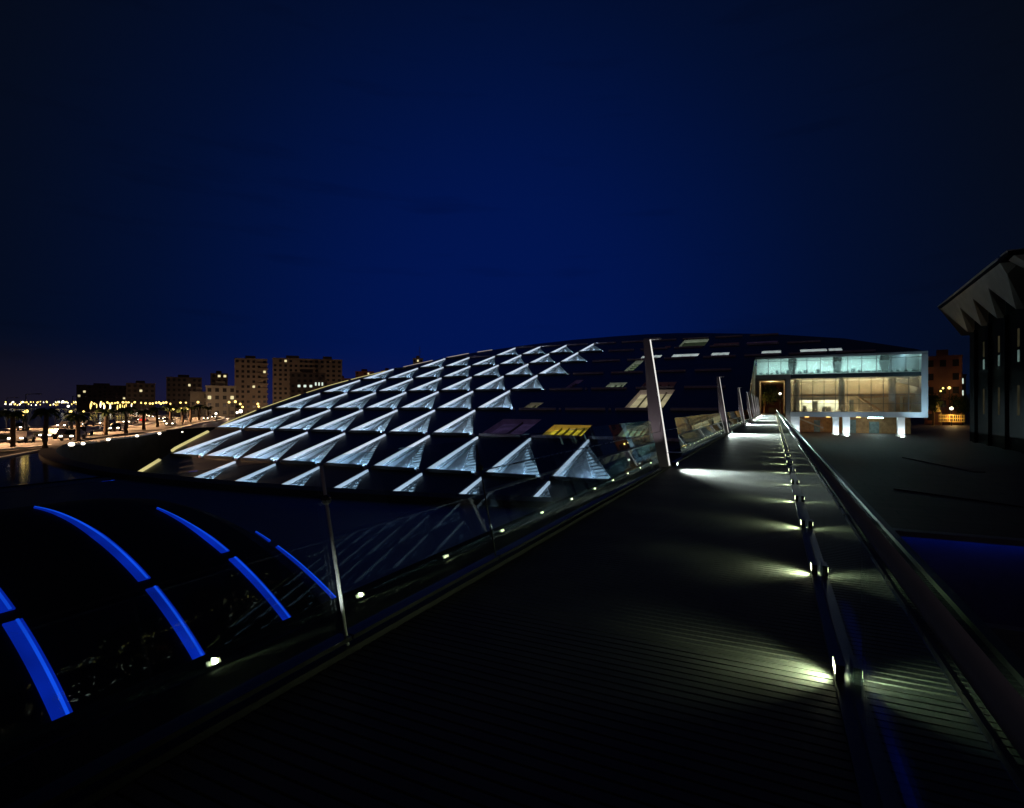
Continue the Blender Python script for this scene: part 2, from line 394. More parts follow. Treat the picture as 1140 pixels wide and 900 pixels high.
# reflecting pool at the left, cut by the rim of the basin
ra = [p for p in basin_poly(RIMR + 1.32) if p[1] < 60 and -69.5 < p[0] < -40]
pool = [(ra[-1][0] + .5, 3.0)] + ra[::-1] + [(-70.4, 30.6), (-62.7, 24.2), (ra[-1][0], 5.4)]
sheet('pool_water', [pool], GZ + .06, M['water'])
b = MB(); b.bar((-70.4, 30.6, GZ + .1), (-62.7, 24.2, GZ + .1), .5, .2); b.bar((-62.7, 24.2, GZ + .1), (-20, -11.2, GZ + .1), .5, .2)
tag(b.build('pool_edge', M['column_white']), 'straight pale stone edge along the dark reflecting pool', 'kerb')

# ------------------------------------------------------------------ library
lib = empty('library_building', P(-3, 4))
lib.location = (0, 0, 0)
tag(lib, 'huge tilted disc shaped library with rows of glowing triangular skylights and lit facade', 'building')

OUTL = [(2.6, .40), (-6.36, .40), (-6.83, .85), (-7.3, 1.22), (-7.78, 1.83), (-8.10, 2.3), (-8.42, 2.97), (-8.58, 3.9), (-8.56, 4.6), (-8.33, 5.26), (-7.78, 6.18), (-7.21, 6.94), (-6.48, 7.54), (-5.64, 7.97), (-4.6, 8.42), (-3.04, 8.80), (-1.6, 8.98), (-.39, 9.02), (.7, 8.93), (1.55, 8.74), (3.77, 8.1), (5.51, 7.22), (6.71, 6.06), (6.8, 5.88)]
IB = ix(-3.62)                                 # the slit where the bridge goes in
JF = jy(125.7)
def clip(poly, a, bb, c):                      # keep a*i + b*j <= c
    out = []
    for k in range(len(poly)):
        p, q = poly[k], poly[(k + 1) % len(poly)]
        dp_, dq = a * p[0] + bb * p[1] - c, a * q[0] + bb * q[1] - c
        if dp_ <= 0: out.append(p)
        if dp_ * dq < 0:
            t = dp_ / (dp_ - dq); out.append((p[0] + (q[0] - p[0]) * t, p[1] + (q[1] - p[1]) * t))
    return out
def clip_outline(poly):
    for k in range(len(OUTL) - 1):
        if len(poly) < 3: return []
        (x0, y0), (x1, y1) = OUTL[k], OUTL[k + 1]
        # outline runs clockwise (seen from above): inside is to the right
        nx, ny = -(y1 - y0), (x1 - x0)
        poly = clip(poly, nx, ny, nx * x0 + ny * y0)
    return poly
LIT = {0: range(-5, 2), 1: range(-7, 2), 2: range(-8, -1), 3: range(-8, -1), 4: range(-8, -1), 5: range(-8, -1), 6: range(-7, -1), 7: range(-5, -1)}
UA, UB, VA, VT = .165, .975, .035, .885
# window openings in the dark part: (i0, i1, j0, j1, kind, panes)
WIN = [(.27, .97, 2.06, 2.43, 'win_yellow', 5), (1.56, 1.96, 2.07, 2.45, 'win_green', 4), (-.84, -.55, 3.08, 3.34, 'win_olive', 3),
       (1.26, 1.97, 3.08, 3.93, 'win_tan', 4), (.40, .80, 4.08, 4.38, 'win_green', 3), (.06, .36, 5.12, 5.40, 'win_olive', 3),
       (.40, .62, 5.10, 5.95, 'win_green', 1), (.44, .98, 6.12, 6.38, 'win_white', 3), (1.28, 1.97, 6.12, 6.38, 'win_white', 3),
       (2.30, 2.74, 6.12, 6.38, 'win_white', 3), (3.52, 3.97, 6.12, 6.36, 'win_white', 3), (4.40, 4.98, 6.12, 6.36, 'win_white', 3),
       (5.02, 5.30, 6.12, 6.36, 'win_white', 2), (1.22, 1.97, 7.10, 7.90, 'win_green', 1), (.02, .28, 7.08, 7.34, 'win_white', 2),
       (-.90, -.10, 2.06, 2.62, 'win_purple', 2), (-.55, -.36, 4.05, 4.6, 'win_purple', 1), (1.2, 1.9, 4.08, 4.36, 'win_red', 4),
       (2.2, 2.9, 7.10, 7.32, 'win_red', 3), (3.10, 3.9, 7.10, 7.3, 'win_purple', 3), (.80, .98, 7.1, 7.3, 'win_red', 2),
       (-.85, -.40, 1.10, 1.55, 'win_purple', 2), (.10, .60, 1.06, 1.62, 'win_purple', 2)]
WIN = WIN[:-2]
wincell = {}
for q in WIN: wincell[(math.floor(q[0] + 1e-6), math.floor(q[2] + 1e-6))] = q
WIN = [q for q in wincell.values()]
extra = []
roofb = MB(); holes = set()
def add_roof(poly, h=0.0):
    for piece in (clip(poly, 1, 0, IB), clip(clip(poly, -1, 0, -IB), 0, -1, -JF)):
        if len(piece) < 3: continue
        piece = clip_outline(piece)
        if len(piece) >= 3: roofb.poly([P(i, j, h) for i, j in piece])
def inside(i, j, tol=0.0):
    for k in range(len(OUTL) - 1):
        (x0, y0), (x1, y1) = OUTL[k], OUTL[k + 1]
        if (-(y1 - y0)) * (i - x0) + (x1 - x0) * (j - y0) > tol: return False
    return True
def rect(i0, i1, j0, j1): return [(i0, j0), (i1, j0), (i1, j1), (i0, j1)]
for j in range(0, 9):
    for i in range(-9, 8):
        if j in LIT and i in LIT[j]:
            v0 = VA if j else .42
            u1 = UB if j else UA + (UB - UA) * (VT - .42) / (VT - VA)   # row 0 is cut by the basin rim
            add_roof(rect(i, i + UA, j, j + 1))
            add_roof(rect(i + UA, i + 1, j, j + v0))
            add_roof([(i + UA, j + VT), (i + u1, j + v0), (i + 1, j + v0), (i + 1, j + 1), (i + UA, j + 1)])
        elif (i, j) in wincell:
            a, c, d, e = wincell[(i, j)][:4]
            add_roof(rect(i, a, j, j + 1)); add_roof(rect(c, i + 1, j, j + 1))
            add_roof(rect(a, c, j, d)); add_roof(rect(a, c, e, j + 1))
        else:
            add_roof(rect(i, i + 1, j, j + 1))
# folded skirt round the outline
for k in range(len(OUTL) - 1):
    a, c = OUTL[k], OUTL[k + 1]
    if k == 0:
        a = (IB, a[1])
    roofb.poly([P(*a), P(*c), P(*c, -1.3), P(*a, -1.3)])
    roofb.poly([P(*a, -1.3), P(*c, -1.3), P(*c, -1.3) + Vector((0, 0, -6)), P(*a, -1.3) + Vector((0, 0, -6))])
roofb.poly([P(IB, .4), P(IB, JF), P(IB, JF, -.8), P(IB, .4, -.8)])
roof = roofb.build('roof', M['roof'], lib)

# raised seams along the row lines, with gaps at the junctions, and slim column seams
sm = MB(); sm2 = MB()
for j in range(1, 9):
    for i in range(-9, 8):
        for piece in [(i + .13, i + .93)]:
            a, c = piece
            ok = inside(a, j) and inside(c, j) and (c < IB or j * 1.0 > JF)
            if not ok: continue
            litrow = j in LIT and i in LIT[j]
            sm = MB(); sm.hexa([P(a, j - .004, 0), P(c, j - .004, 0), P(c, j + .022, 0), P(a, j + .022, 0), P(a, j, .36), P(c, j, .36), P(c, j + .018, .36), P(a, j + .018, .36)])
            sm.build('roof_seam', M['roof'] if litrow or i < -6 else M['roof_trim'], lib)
# junction posts (small ball nodes where four panels meet)
jn = MB()
for j in range(1, 8):
    for i in range(-9, 3):
        if inside(i, j) and i < IB and (i + j) < 5:
            jn = MB(); jn.ball(P(i + .02, j, .15), .26, 8, 5); jn.build('junction_node', M['roof_trim'], lib)

# --- the glowing triangular skylights: one kind, copied
A = Vector((UA * S, VA * L, 0)); T = Vector((UA * S, VT * L, 0)); B = Vector((UB * S, VA * L, 0))
def lerp(a, b_, t): return a + (b_ - a) * t
def make_skylight(v0):
    """local frame: x along the row, y up the slope, z off the roof plane"""
    k0 = (v0 - VA) / (VT - VA)
    A_ = lerp(A, T, k0); B_ = lerp(B, T, k0)
    # frame: the bright beam on the hypotenuse side, the lip on the others
    f = MB()
    ux = Vector((1, 0, 0))
    f.hexa([A_ + Vector((-.28, -.10, -.75)), A_ + Vector((.22, -.10, -.75)), T + Vector((.22, .5, -.25)), T + Vector((-.28, .5, -.25)),
            A_ + Vector((-.28, -.10, .30)), A_ + Vector((.22, -.10, .30)), T + Vector((.22, .5, .30)), T + Vector((-.28, .5, .30))])
    sky = f.build('skylight', M['white_metal'])
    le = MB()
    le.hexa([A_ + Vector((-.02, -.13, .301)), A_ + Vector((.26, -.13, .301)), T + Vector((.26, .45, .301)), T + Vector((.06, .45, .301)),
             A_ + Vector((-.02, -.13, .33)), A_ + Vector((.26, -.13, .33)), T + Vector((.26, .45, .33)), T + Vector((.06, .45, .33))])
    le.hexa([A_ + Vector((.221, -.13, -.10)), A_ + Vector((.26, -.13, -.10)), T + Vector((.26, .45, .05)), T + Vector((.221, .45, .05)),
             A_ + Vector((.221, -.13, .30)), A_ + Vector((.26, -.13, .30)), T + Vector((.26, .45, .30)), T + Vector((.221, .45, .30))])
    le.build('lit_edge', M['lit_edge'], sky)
    # reflector: a scoop that is deepest under the beam and rises to the right edge
    r = MB(); NS, NP = 14, 14
    D = 1.15
    idx = {}
    for s in range(NS + 1):
        ss = k0 + (1 - k0) * s / NS
        for p in range(NP + 1):
            pp = p / NP
            q = lerp(lerp(A, T, ss), lerp(B, T, ss), pp)
            dep = D * (1 - pp) ** 1.4 * (0.45 + 0.55 * (1 - ss)) + .42 * (1 - ss * .8) + .50 * math.exp(-((pp - .62 - .1 * ss) / .16) ** 2) * (1 - ss)
            dep += .85 * math.exp(-((s / NS) / .09) ** 2) * (1 - pp * .3)
            idx[s, p] = len(r.v); r.v.append((q.x, q.y, -dep))
    for s in range(NS):
        for p in range(NP):
            r.f.append((idx[s, p], idx[s, p + 1], idx[s + 1, p + 1], idx[s + 1, p]))
    ref = r.build('reflector', M['reflector'], sky, smooth=True)
    # walls of the well
    wl = MB()
    for (p, q, d0, d1) in ((A_, B_, 3.2, 1.2), (B_, T, 1.2, 1.2), (T, A_, 1.2, 3.2)):
        wl.poly([p, q, q + Vector((0, 0, -d1)), p + Vector((0, 0, -d0))])
    wl.build('well_wall', M['reflector'], sky)
    # louver slats down the right edge
    lv = MB(); nsl = 11 if v0 < .3 else 6
    e = (T - B_); inn = Vector((-1, 0, 0))
    for k in range(1, nsl + 1):
        t = k / (nsl + 1.4)
        c = lerp(B_, T, t); wdt = (1.55 * (1 - t) + .35) * (1 if v0 < .3 else .8)
        lv.bar(c + Vector((0.02, 0, -.10)), c + Vector((-wdt, -wdt * .35, -.26)), .09, .16)
    c0, c1 = lerp(B_, T, .02) + Vector((-1.75, -.2, -.30)), lerp(B_, T, .93) + Vector((-.45, -.1, -.22))
    lv.bar(c0, c1, .06, .10)
    lv.build('louver', M['louver'], sky)
    # lamp tubes tucked under the near lip and under the right edge
    t1 = MB()
    t1.tube([lerp(A_, B_, .30) + Vector((0, .16, -.42)), lerp(A_, B_, .90) + Vector((0, .18, -.44))], .12, 8)
    t1.build('lamp_tube', M['cool_tube'], sky)
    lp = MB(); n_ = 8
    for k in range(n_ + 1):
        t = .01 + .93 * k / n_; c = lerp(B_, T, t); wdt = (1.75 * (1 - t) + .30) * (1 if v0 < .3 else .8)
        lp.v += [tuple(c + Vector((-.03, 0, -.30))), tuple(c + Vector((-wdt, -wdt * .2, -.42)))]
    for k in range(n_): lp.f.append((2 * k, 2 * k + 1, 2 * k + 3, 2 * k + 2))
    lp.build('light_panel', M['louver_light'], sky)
    sl = MB(); sl.bar(lerp(A_, T, .12) + Vector((.66, 0, -.30)), lerp(A_, T, .9) + Vector((.50, 0, -.16)), .10, .06)
    sl.build('shadow_gap', M['dark_metal'], sky)
    return sky
proto = make_skylight(VA); proto0 = make_skylight(.42)
first = {0: True, 1: True}
for j in LIT:
    for i in LIT[j]:
        ty = 0 if j == 0 else 1
        src = proto0 if j == 0 else proto
        if first[ty]: o = src; o.parent = lib; first[ty] = False
        else: o = copy_tree(src, lib)
        o.location = P(i, j); o.rotation_euler = (TH, 0, 0)

# --- windows sunk into the dark roof panels
def roof_window(i0, i1, j0, j1, kind, n):
    f = MB(); d = -.9
    c = [(i0, j0), (i1, j0), (i1, j1), (i0, j1)]
    for k in range(4):
        a, e = c[k], c[(k + 1) % 4]
        f.poly([P(*a), P(*e), P(*e, d), P(*a, d)])
    f.hexa([P(i0 - .02, j0 - .012, 0), P(i1 + .02, j0 - .012, 0), P(i1 + .02, j0, 0), P(i0 - .02, j0, 0),
            P(i0 - .02, j0 - .012, .12), P(i1 + .02, j0 - .012, .12), P(i1 + .02, j0, .12), P(i0 - .02, j0, .12)])
    wd = f.build('window', M['roof_trim'] if kind != 'win_white' else M['white_metal'], lib)
    p = MB(); p.poly([P(*q, d + .05) for q in c]); p.build('pane', M[kind], wd)
    g = MB()
    vert = kind == 'win_green' and (j1 - j0) > .6 and (i1 - i0) < .3
    for k in range(1, n):
        a = i0 + (i1 - i0) * k / n
        g.bar(P(a, j0, d + .25), P(a, j1, d + .25), .12, .3)
    if n == 1:
        for k in range(1, 6):
            e = j0 + (j1 - j0) * k / 6
            g.bar(P(i0, e, d + .25), P(i1, e, d + .25), .25, .3, (0, -ST, CT))
    elif kind in ('win_yellow', 'win_tan'):
        g.bar(P(i0, j0 + (j1 - j0) * .18, d + .3), P(i1, j0 + (j1 - j0) * .18, d + .3), .10, .2, (0, -ST, CT))
    if kind == 'win_yellow':
        g.bar(P(i0 + .3, j0, d + .12), P(i1, j0 + (j1 - j0) * .55, d + .12), .35, .1, (0, -ST, CT))
    if g.v: g.build('mullion', M['mullion'], wd)
for q in WIN: roof_window(*q)

# --- lights along the far edge of the disc
def edge_pt(t):                                # t along outline by j on the left half
    for k in range(1, 16):
        (a, ja), (c, jc) = OUTL[k], OUTL[k + 1]
        if ja <= t <= jc: return (a + (c - a) * (t - ja) / (jc - ja), t)
    return None
for j0, j1, wd_, mt in ((.43, .85, .42, 'edge_yellow'), (1.12, 1.86, .42, 'edge_yellow'), (2.14, 2.92, .12, 'edge_yellow'), (3.04, 3.92, .1, 'edge_yellow'), (4.05, 5.0, .1, 'edge_yellow'), (5.06, 5.8, .1, 'edge_yellow'), (6.2, 6.85, .1, 'edge_pink'), (7.12, 7.55, .12, 'edge_pink'), (7.68, 7.9, .12, 'edge_pink')):
    pts = []
    k = 0
    for k in range(9):
        e = edge_pt(j0 + (j1 - j0) * k / 8)
        if e: pts.append(e)
    m = MB()
    for (a, c) in zip(pts[:-1], pts[1:]):
        m.hexa([P(*a, .02), P(*c, .02), P(c[0] + wd_ / S * 1.2, c[1], .02), P(a[0] + wd_ / S * 1.2, a[1], .02),
                P(*a, .06 + wd_ * .7), P(*c, .06 + wd_ * .7), P(c[0] + wd_ / S, c[1], .04 + wd_ * .5), P(a[0] + wd_ / S, a[1], .04 + wd_ * .5)])
    m.build('edge_light', M[mt], lib)

# --- facade over the plaza
FY = 126.0
def rb(name, mat, *bx, parent=lib):
    m = MB()
    for q in bx: m.box(*q)
    return m.build(name, mat, parent)
# portal frame and wall strips
rb('portal_frame', M['concrete'], (-3.6, -3.0, FY - .1, FY + 22, -.2, 7.4), (2.15, 3.05, FY - .1, FY + 22, -4.1, 7.4), (-3.6, 3.05, FY - .1, FY + 22, 7.4, 8.2))
rb('portal_lining', M['beige'], (-2.99, -2.8, FY + .2, FY + 22, 0, 7.1), (1.95, 2.14, FY + .2, FY + 22, 0, 7.1), (-2.99, 2.14, FY + .2, FY + 22, 7.1, 7.39))
m = MB(); m.add([(-3.62, 86, -.2), (-3.62, FY, -.2), (-3.62, FY, 11.4), (-3.62, 86, -.8)], [(0, 1, 2, 3)])
m.build('slit_wall', M['beige'], lib)
rb('spandrel', M['spandrel'], (3.06, 25.0, FY - .12, FY + .5, 7.45, 8.2))
rb('floor_slab', M['facade'], (2.9, 26.0, FY - .25, FY + 12, -.45, .55))
rb('end_fin', M['facade'], (25.0, 26.0, FY - .25, FY + 12, .56, 11.55))
rb('roof_fascia', M['facade'], (-3.58, 26.0, FY - .2, FY + .1, 11.6, 12.1))
# upper reading room
rb('room_wall', M['plaster'], (-3.5, 25, FY + 9, FY + 9.3, 8.2, 13.5))
rb('room_floor', M['plaster'], (-3.5, 25, FY + .3, FY + 9, 8.21, 8.4))
for k in range(6):
    x = -2.0 + k * 4.6
    rb('ceiling_lamp', M['cyan_lamp'], (x, x + 3.4, FY + 4.4, FY + 5.2, 12.2, 12.24))
for x in (3.45, 11.6, 19.6):
    m = MB()
    m.hexa([(x - .42, FY + 2.4, 8.41), (x + .42, FY + 2.4, 8.41), (x + .42, FY + 3.2, 8.41), (x - .42, FY + 3.2, 8.41),
            (x - .95, FY + 2.4, 10.75), (x + .95, FY + 2.4, 10.75), (x + .95, FY + 3.4, 10.75), (x - .95, FY + 3.4, 10.75)])
    cp = m.build('tapered_column', M['facade'], lib)
    m = MB(); m.box(x - .75, x + .75, FY + 2.3, FY + 3.5, 10.76, 12.2); m.build('capital', M['dark_metal'], cp)
for k in range(26):
    x = -2.8 + k * 1.06 + random.uniform(-.2, .2); h = random.choice([.35, .45, .6, .4, .9])
    rb('reading_desk', M['furniture'], (x, x + random.uniform(.4, .9), FY + 1.6 + random.random(), FY + 2.9, 8.41, 8.41 + h))
m = MB()
for k in range(1, 12):
    x = -3.5 + k * 28.5 / 12
    m.box(x - .05, x + .05, FY - .05, FY + .05, 8.21, 11.59)
m.box(-3.5, 25, FY - .06, FY + .04, 11.0, 11.08)
fw = rb('upper_glazing', M['milky_light'], (-3.55, 24.98, FY - .01, FY + .01, 8.21, 11.59)); m.build('mullion', M['mullion'], fw)
# lower hall
rb('hall_back_wall', M['beige'], (3.06, 25, FY + 10, FY + 10.3, .56, 7.44))
rb('hall_floor', M['wood'], (3.06, 25, FY + .3, FY + 10, .56, .62))
rb('hall_ceiling', M['concrete'], (3.06, 25, FY + 2.4, FY + 10, 7.2, 7.44))
for x, y in ((5, .9), (9, .9), (13.5, .9), (16.5, .9), (20, .9)):
    rb('hall_lamp', M['warm_lamp'], (x, x + 2.4, FY + y + 4.6, FY + y + 5.2, 4.05, 4.08))
for x in (6.0, 9.4, 11.0):
    rb('office_lamp', M['cyan_lamp'], (x, x + .5, FY + 5.6, FY + 6.0, 3.42, 3.45))
rb('office_partition', M['plaster'], (4.6, 13.2, FY + 7.5, FY + 7.6, .62, 3.2))
rb('office_bulkhead', M['concrete'], (4.6, 13.2, FY + 5.1, FY + 5.3, 3.0, 3.6))
for x in (4.25, 12.4, 20.9):
    m = MB(); m.tube([(x, FY + 3.2, .63), (x, FY + 3.2, 7.19)], .55, 14); m.build('hall_column', M['concrete'], lib, smooth=True)
m = MB(); m.hexa([(15.8, FY + 5, 3.3), (17.4, FY + 5, 3.3), (17.4, FY + 7, 3.3), (15.8, FY + 7, 3.3), (15.2, FY + 5, 3.9), (24.8, FY + 5, 3.9), (24.8, FY + 7, 3.9), (15.2, FY + 7, 3.9)])
m.bar((16, FY + 6, 3.4), (19.6, FY + 6, .7), 1.6, .35)
m.build('staircase', M['wood'], lib)
for x, wd_, h in ((7.2, 1.0, 2.2), (5.4, .8, 1.2), (9.0, 1.6, 1.0), (13.9, .7, 2.4), (21.6, .8, 3.0), (23.0, 1.2, 3.0)):
    rb('cabinet', M['furniture'] if x < 20 else M['wood'], (x, x + wd_, FY + 4.2, FY + 5, .63, .63 + h))
rb('gallery_beam', M['wood'], (3.06, 25, FY + 5.0, FY + 5.25, 3.78, 4.25))
m = MB()
for k in range(1, 11):
    x = 3.06 + k * 21.94 / 11
    m.box(x - .045, x + .045, FY - .06, FY + .06, .56, 7.44)
for z in (2.2, 3.9): m.box(3.06, 25, FY - .05, FY + .05, z - .04, z + .04)
fw = rb('lower_glazing', M['milky'], (3.07, 24.98, FY - .01, FY + .01, .56, 7.44)); m.build('mullion', M['mullion'], fw)
# undercroft
for x0, x1, yo in ((2.85, 4.7, 0), (11.0, 12.1, 5), (12.25, 13.5, -.1), (21.3, 22.45, -.1)):
    m = MB(); m.box(x0, x1, FY + yo, FY + yo + 1.1, -4.1, -.46); m.box(x0 - .12, x1 + .12, FY + yo - .12, FY + yo + 1.22, -4.1, -3.95)
    pc = m.build('pillar', M['column_white'], lib)
    xm = (x0 + x1) / 2
    m = MB(); m.box(xm - .25, xm + .25, FY + yo - 1.2, FY + yo - .9, -4.09, -3.95); m.build('uplight', M['flood_lens'], pc)
    lamp('pillar_light', 'SPOT', (xm, FY + yo - 1.6, -3.9), 260, (.86, .97, 1.0), pc, spot=R(95), blend=.6, target=(xm, FY + yo, -2.2))
rb('undercroft_wall', M['wood'], (3.1, 25.8, FY + 13, FY + 13.4, -4.1, -.46))
for q in ((8, 9.2, FY + 12.8, FY + 12.99, -4.1, -1.4), (14.6, 16.0, FY + 12.8, FY + 12.99, -4.1, -1.2), (18.4, 20.2, FY + 12.7, FY + 12.99, -4.1, -1.6)): rb('undercroft_door', M['furniture'], q)
m = MB(); m.bar((5.0, FY + 9, -1.0), (9.5, FY + 9, -3.0), 1.4, .3); m.build('undercroft_stair', M['beige'], lib)
for x in (6, 10.0, 15.5, 18):
    rb('undercroft_lamp', M['amber_lamp'], (x, x + .8, FY + 8, FY + 8.6, -.62, -.5))
rb('undercroft_sign_light', M['cyan_lamp'], (17.5, 20, FY + 7, FY + 7.3, -.75, -.6))
lamp('portal_light', 'POINT', (-.4, FY + 6, 6.6), 420, (1, .72, .35), lib)
lamp('facade_wash', 'SPOT', (13, FY - 9, -3.6), 1300, (.62, .82, 1.0), lib, spot=R(120), blend=.9, target=(13, FY, 2.0))
lamp('fascia_light', 'SPOT', (24.0, FY - 6, -3.6), 3200, (.55, .85, 1.0), lib, spot=R(60), blend=.8, target=(24.6, FY, 3.5))

# ------------------------------------------------------------------ footbridge
br = empty('footbridge', (0, 0, 0))
tag(br, 'long ribbed footbridge deck running to the lit portal with kerb and light channel', 'bridge')
b = MB(); y = -6.0
yk = 0
while y < 150:
    b.box(-2.46, .312, y, y + .058, -.02, 0.0); b.box(.40, 1.28, y, y + .058, -.02, 0.0); y += .074
b.build('deck', M['deck'], br)
b = MB(); b.box(-2.46, 1.28, -6, 150, -.5, -.0205); b.build('deck_base', M['deck_gap'], br)
b = MB(); b.box(-2.62, -2.47, -6, 126, -.5, .04); b.build('kerb', M['kerb'], br)
b = MB(); b.box(-3.56, -2.63, -6, 78, -.45, -.12); b.build('ledge', M['ledge'], br)
b = MB(); b.box(1.281, 1.36, -6, 126, -.6, .05); b.build('fascia', M['dark_metal'], br)
b = MB(); b.box(.313, .399, -6, 148, -.02, .02); b.build('light_channel', M['kerb'], br)
b = MB(); b.box(1.0, 1.10, -3, 26, -.02, .02); 

b = MB(); b.box(.475, .515, .8, 5.2, .0005, .012); b.build('blue_reflection_strip', M['blue_dim'], br)  # emissive strip added to imitate blue reflections in the right glass
# step lights in the channel: one made, then copied
def make_step_light():
    root = empty('step_light')
    m = MB(); m.box(-.022, .022, -.08, .08, .0205, .115); m.build('housing', M['dark_metal'], root)
    for x in (-.0245,):
        m = MB(); m.box(x, x + .002, -.065, .065, .055, .10); m.build('lens', M['step_lens'], root)
    for x in (-.03, .03): lamp('step_beam', 'SPOT', (x, 0, .085), 44, (.82, 1.0, .52), root, spot=R(122), blend=1.0, size=.03, target=(x * 5, 0, .0))
    return root
sl0 = make_step_light(); k = 0; y = 3.71
SLY = []
while y < 125:
    SLY.append(y); y += 2.2
for k, y in enumerate(SLY):
    o = sl0 if k == 0 else copy_tree(sl0)
    o.location = (.340, y, 0)
    o['label'] = ('%s small step light along the channel in the bridge deck' % ORD[k]) if k < 12 else 'tiny distant step light in the channel near the lit portal'
    tag(o, cat='step light', group='step lights along the bridge channel')

# leaning glass balustrade on the left
LEAN = R(11.35); sL, cL = math.sin(LEAN), math.cos(LEAN)
def lean(u, y, off=0.0, base=-2.545):          # u up the glass
    return (base - u * sL + off * cL, y, .03 + u * cL + off * sL)
gi = 0
def left_panel(y0, y1, hh, label, post=True):
    root = empty('glass_balustrade', lean(0, y0)); root.location = (0, 0, 0)
    m = MB(); m.hexa([lean(0, y0, -.008), lean(0, y0, .008), lean(0, y1, .008), lean(0, y1, -.008), lean(hh, y0, -.008), lean(hh, y0, .008), lean(hh, y1, .008), lean(hh, y1, -.008)])
    m.build('glass_panel', M['glass'], root)
    if post:
        m = MB(); m.tube([lean(0, y0 - .03, .03), lean(1.19, y0 - .03, .03)], .012 if y0 < 4 else .007, 10); m.build('post', M['white_metal'] if y0 < 4 else M['dark_metal'], root, smooth=True)
        m = MB(); m.ball(lean(.96, y0 - .03, .03), .035, 8, 6); m.build('clamp', M['dark_metal'], root)
        if y0 < 4: lamp('added_post_fill', 'SPOT', (lean(0, y0)[0] + .10, y0 - .16, .05), 7, (.90, 1.0, .88), root, spot=R(40), blend=.8, target=lean(.75, y0 - .03, .03))  # unseen spot added to brighten the near post; it has no fixture
    m = MB(); m.box(-2.60, -2.49, y0, y1, .071, .10); m.build('shoe', M['dark_metal'], root)
    tag(root, label, 'glass balustrade', 'leaning glass panels on the bridge')
    return root
ys = [.64, 2.76, 4.88, 7.0, 9.12, 11.24]
nm = ['leaning glass panel at the frame edge, beside the blue arcs', 'leaning glass panel in front of the blue arcs, behind the lit thin post', 'leaning glass panel between the thin post and the dark second post',
      'leaning glass panel covering the lowest lit triangles, before the first mast', 'leaning glass panel second before the tall mast', 'last leaning glass panel just before the tall mast']
ys = [-1.48] + ys; nm = ['leaning glass panel nearest the camera, mostly out of view'] + nm
for k in range(len(ys)):
    left_panel(ys[k] + .01, (ys[k + 1] if k + 1 < len(ys) else 13.7) - .01, 1.25, nm[k], post=k in (2, 3))
MY = [14.4, 34.6, 54.8, 72.0, 86.0, 97.0, 107.0, 116.0]
for k in range(len(MY)):
    y0 = MY[k] + (3.0 if k < 3 else .6); y1 = (MY[k + 1] - .9) if k + 1 < len(MY) else 125.6
    left_panel(y0, y1, 1.25, 'leaning glass screen just beyond the %s tall bridge mast' % (ORD[k] if k else 'nearest'), post=False)
m = MB(); m.tube([lean(.93, 4.88, .05), lean(.93, 17.4, .05)], .008, 6)
tag(m.build('cable_rail', M['steel']), 'thin steel cable strung along the left glass to the first mast', 'cable')

# masts: leaning blades with an emissive edge imitating the floodlit side
def make_mast():
    root = empty('bridge_mast')
    m = MB()
    m.hexa([(-.40, 0, -.5), (0.0, 0, -.02), (0.0, .30, -.02), (-.40, .30, -.5), (-.66, .06, 3.3), (-.50, .06, 3.3), (-.50, .24, 3.3), (-.66, .24, 3.3)])
    m.build('blade', M['mast'], root)
    m = MB(); m.hexa([(.001, .10, .0), (.012, .10, .0), (.012, .20, .0), (.001, .20, .0), (-.499, .10, 3.3), (-.488, .10, 3.3), (-.488, .20, 3.3), (-.499, .20, 3.3)])
    m.build('glow_edge', M['mast_glow'], root)  # emissive strip imitates the side face lit from the mast's foot
    m = MB(); m.box(-.66, -.22, .08, .22, 3.3, 3.34); m.build('top_bracket', M['white_metal'], root)
    m = MB(); m.box(.06, .20, .05, .25, .0, .10); m.build('floodlight', M['dark_metal'], root)
    m = MB(); m.box(-.02, .30, -.02, .32, .340, .350); m.build('added_spill_blocker', M['dark_metal'], root)  # plate added to block the deck light's upward spill
    m = MB(); m.box(.201, .206, .08, .22, .02, .08); m.build('flood_glass', M['flood_small'], root)
    lamp('deck_light', 'SPOT', (.05, .15, .32), 2900, (.84, 1.0, .90), root, spot=R(80), blend=1.0, target=(2.2, -1.0, -.05))
    lamp('near_light', 'SPOT', (.215, .15, .10), 70, (.86, 1.0, .88), root, spot=R(110), blend=.8, target=(1.2, -.3, -.07))
    lamp('added_mast_fill', 'SPOT', (-.35, -.7, -.1), 15, (1.0, .84, .90), root, spot=R(50), blend=.9, target=(-.35, .0, 1.6))  # unseen spot added to brighten the mast's front face
    return root
M['mast_glow'] = emit('mast_edge_glow', (1.0, 0.98, 0.92), 1.0)
M['flood_small'] = emit('flood_small', (0.9, 1.0, 0.85), 6.0)
m0 = make_mast()
for k, y in enumerate(MY):
    o = m0 if k == 0 else copy_tree(m0)
    o.location = (-2.46, y, .071)
    if k:
        for ch in o.children:
            if ch.type == 'LIGHT' and ch.name.startswith('deck_light'):
                ch.data = ch.data.copy(); ch.data.energy = 16000; ch.data.spot_size = R(120)
    tag(o, ('%s leaning white mast on the bridge, tallest in view with bright edge' % ORD[k]) if k == 0 else '%s leaning white mast along the left of the bridge, counted from the camera' % ORD[k], 'mast', 'leaning masts along the bridge')

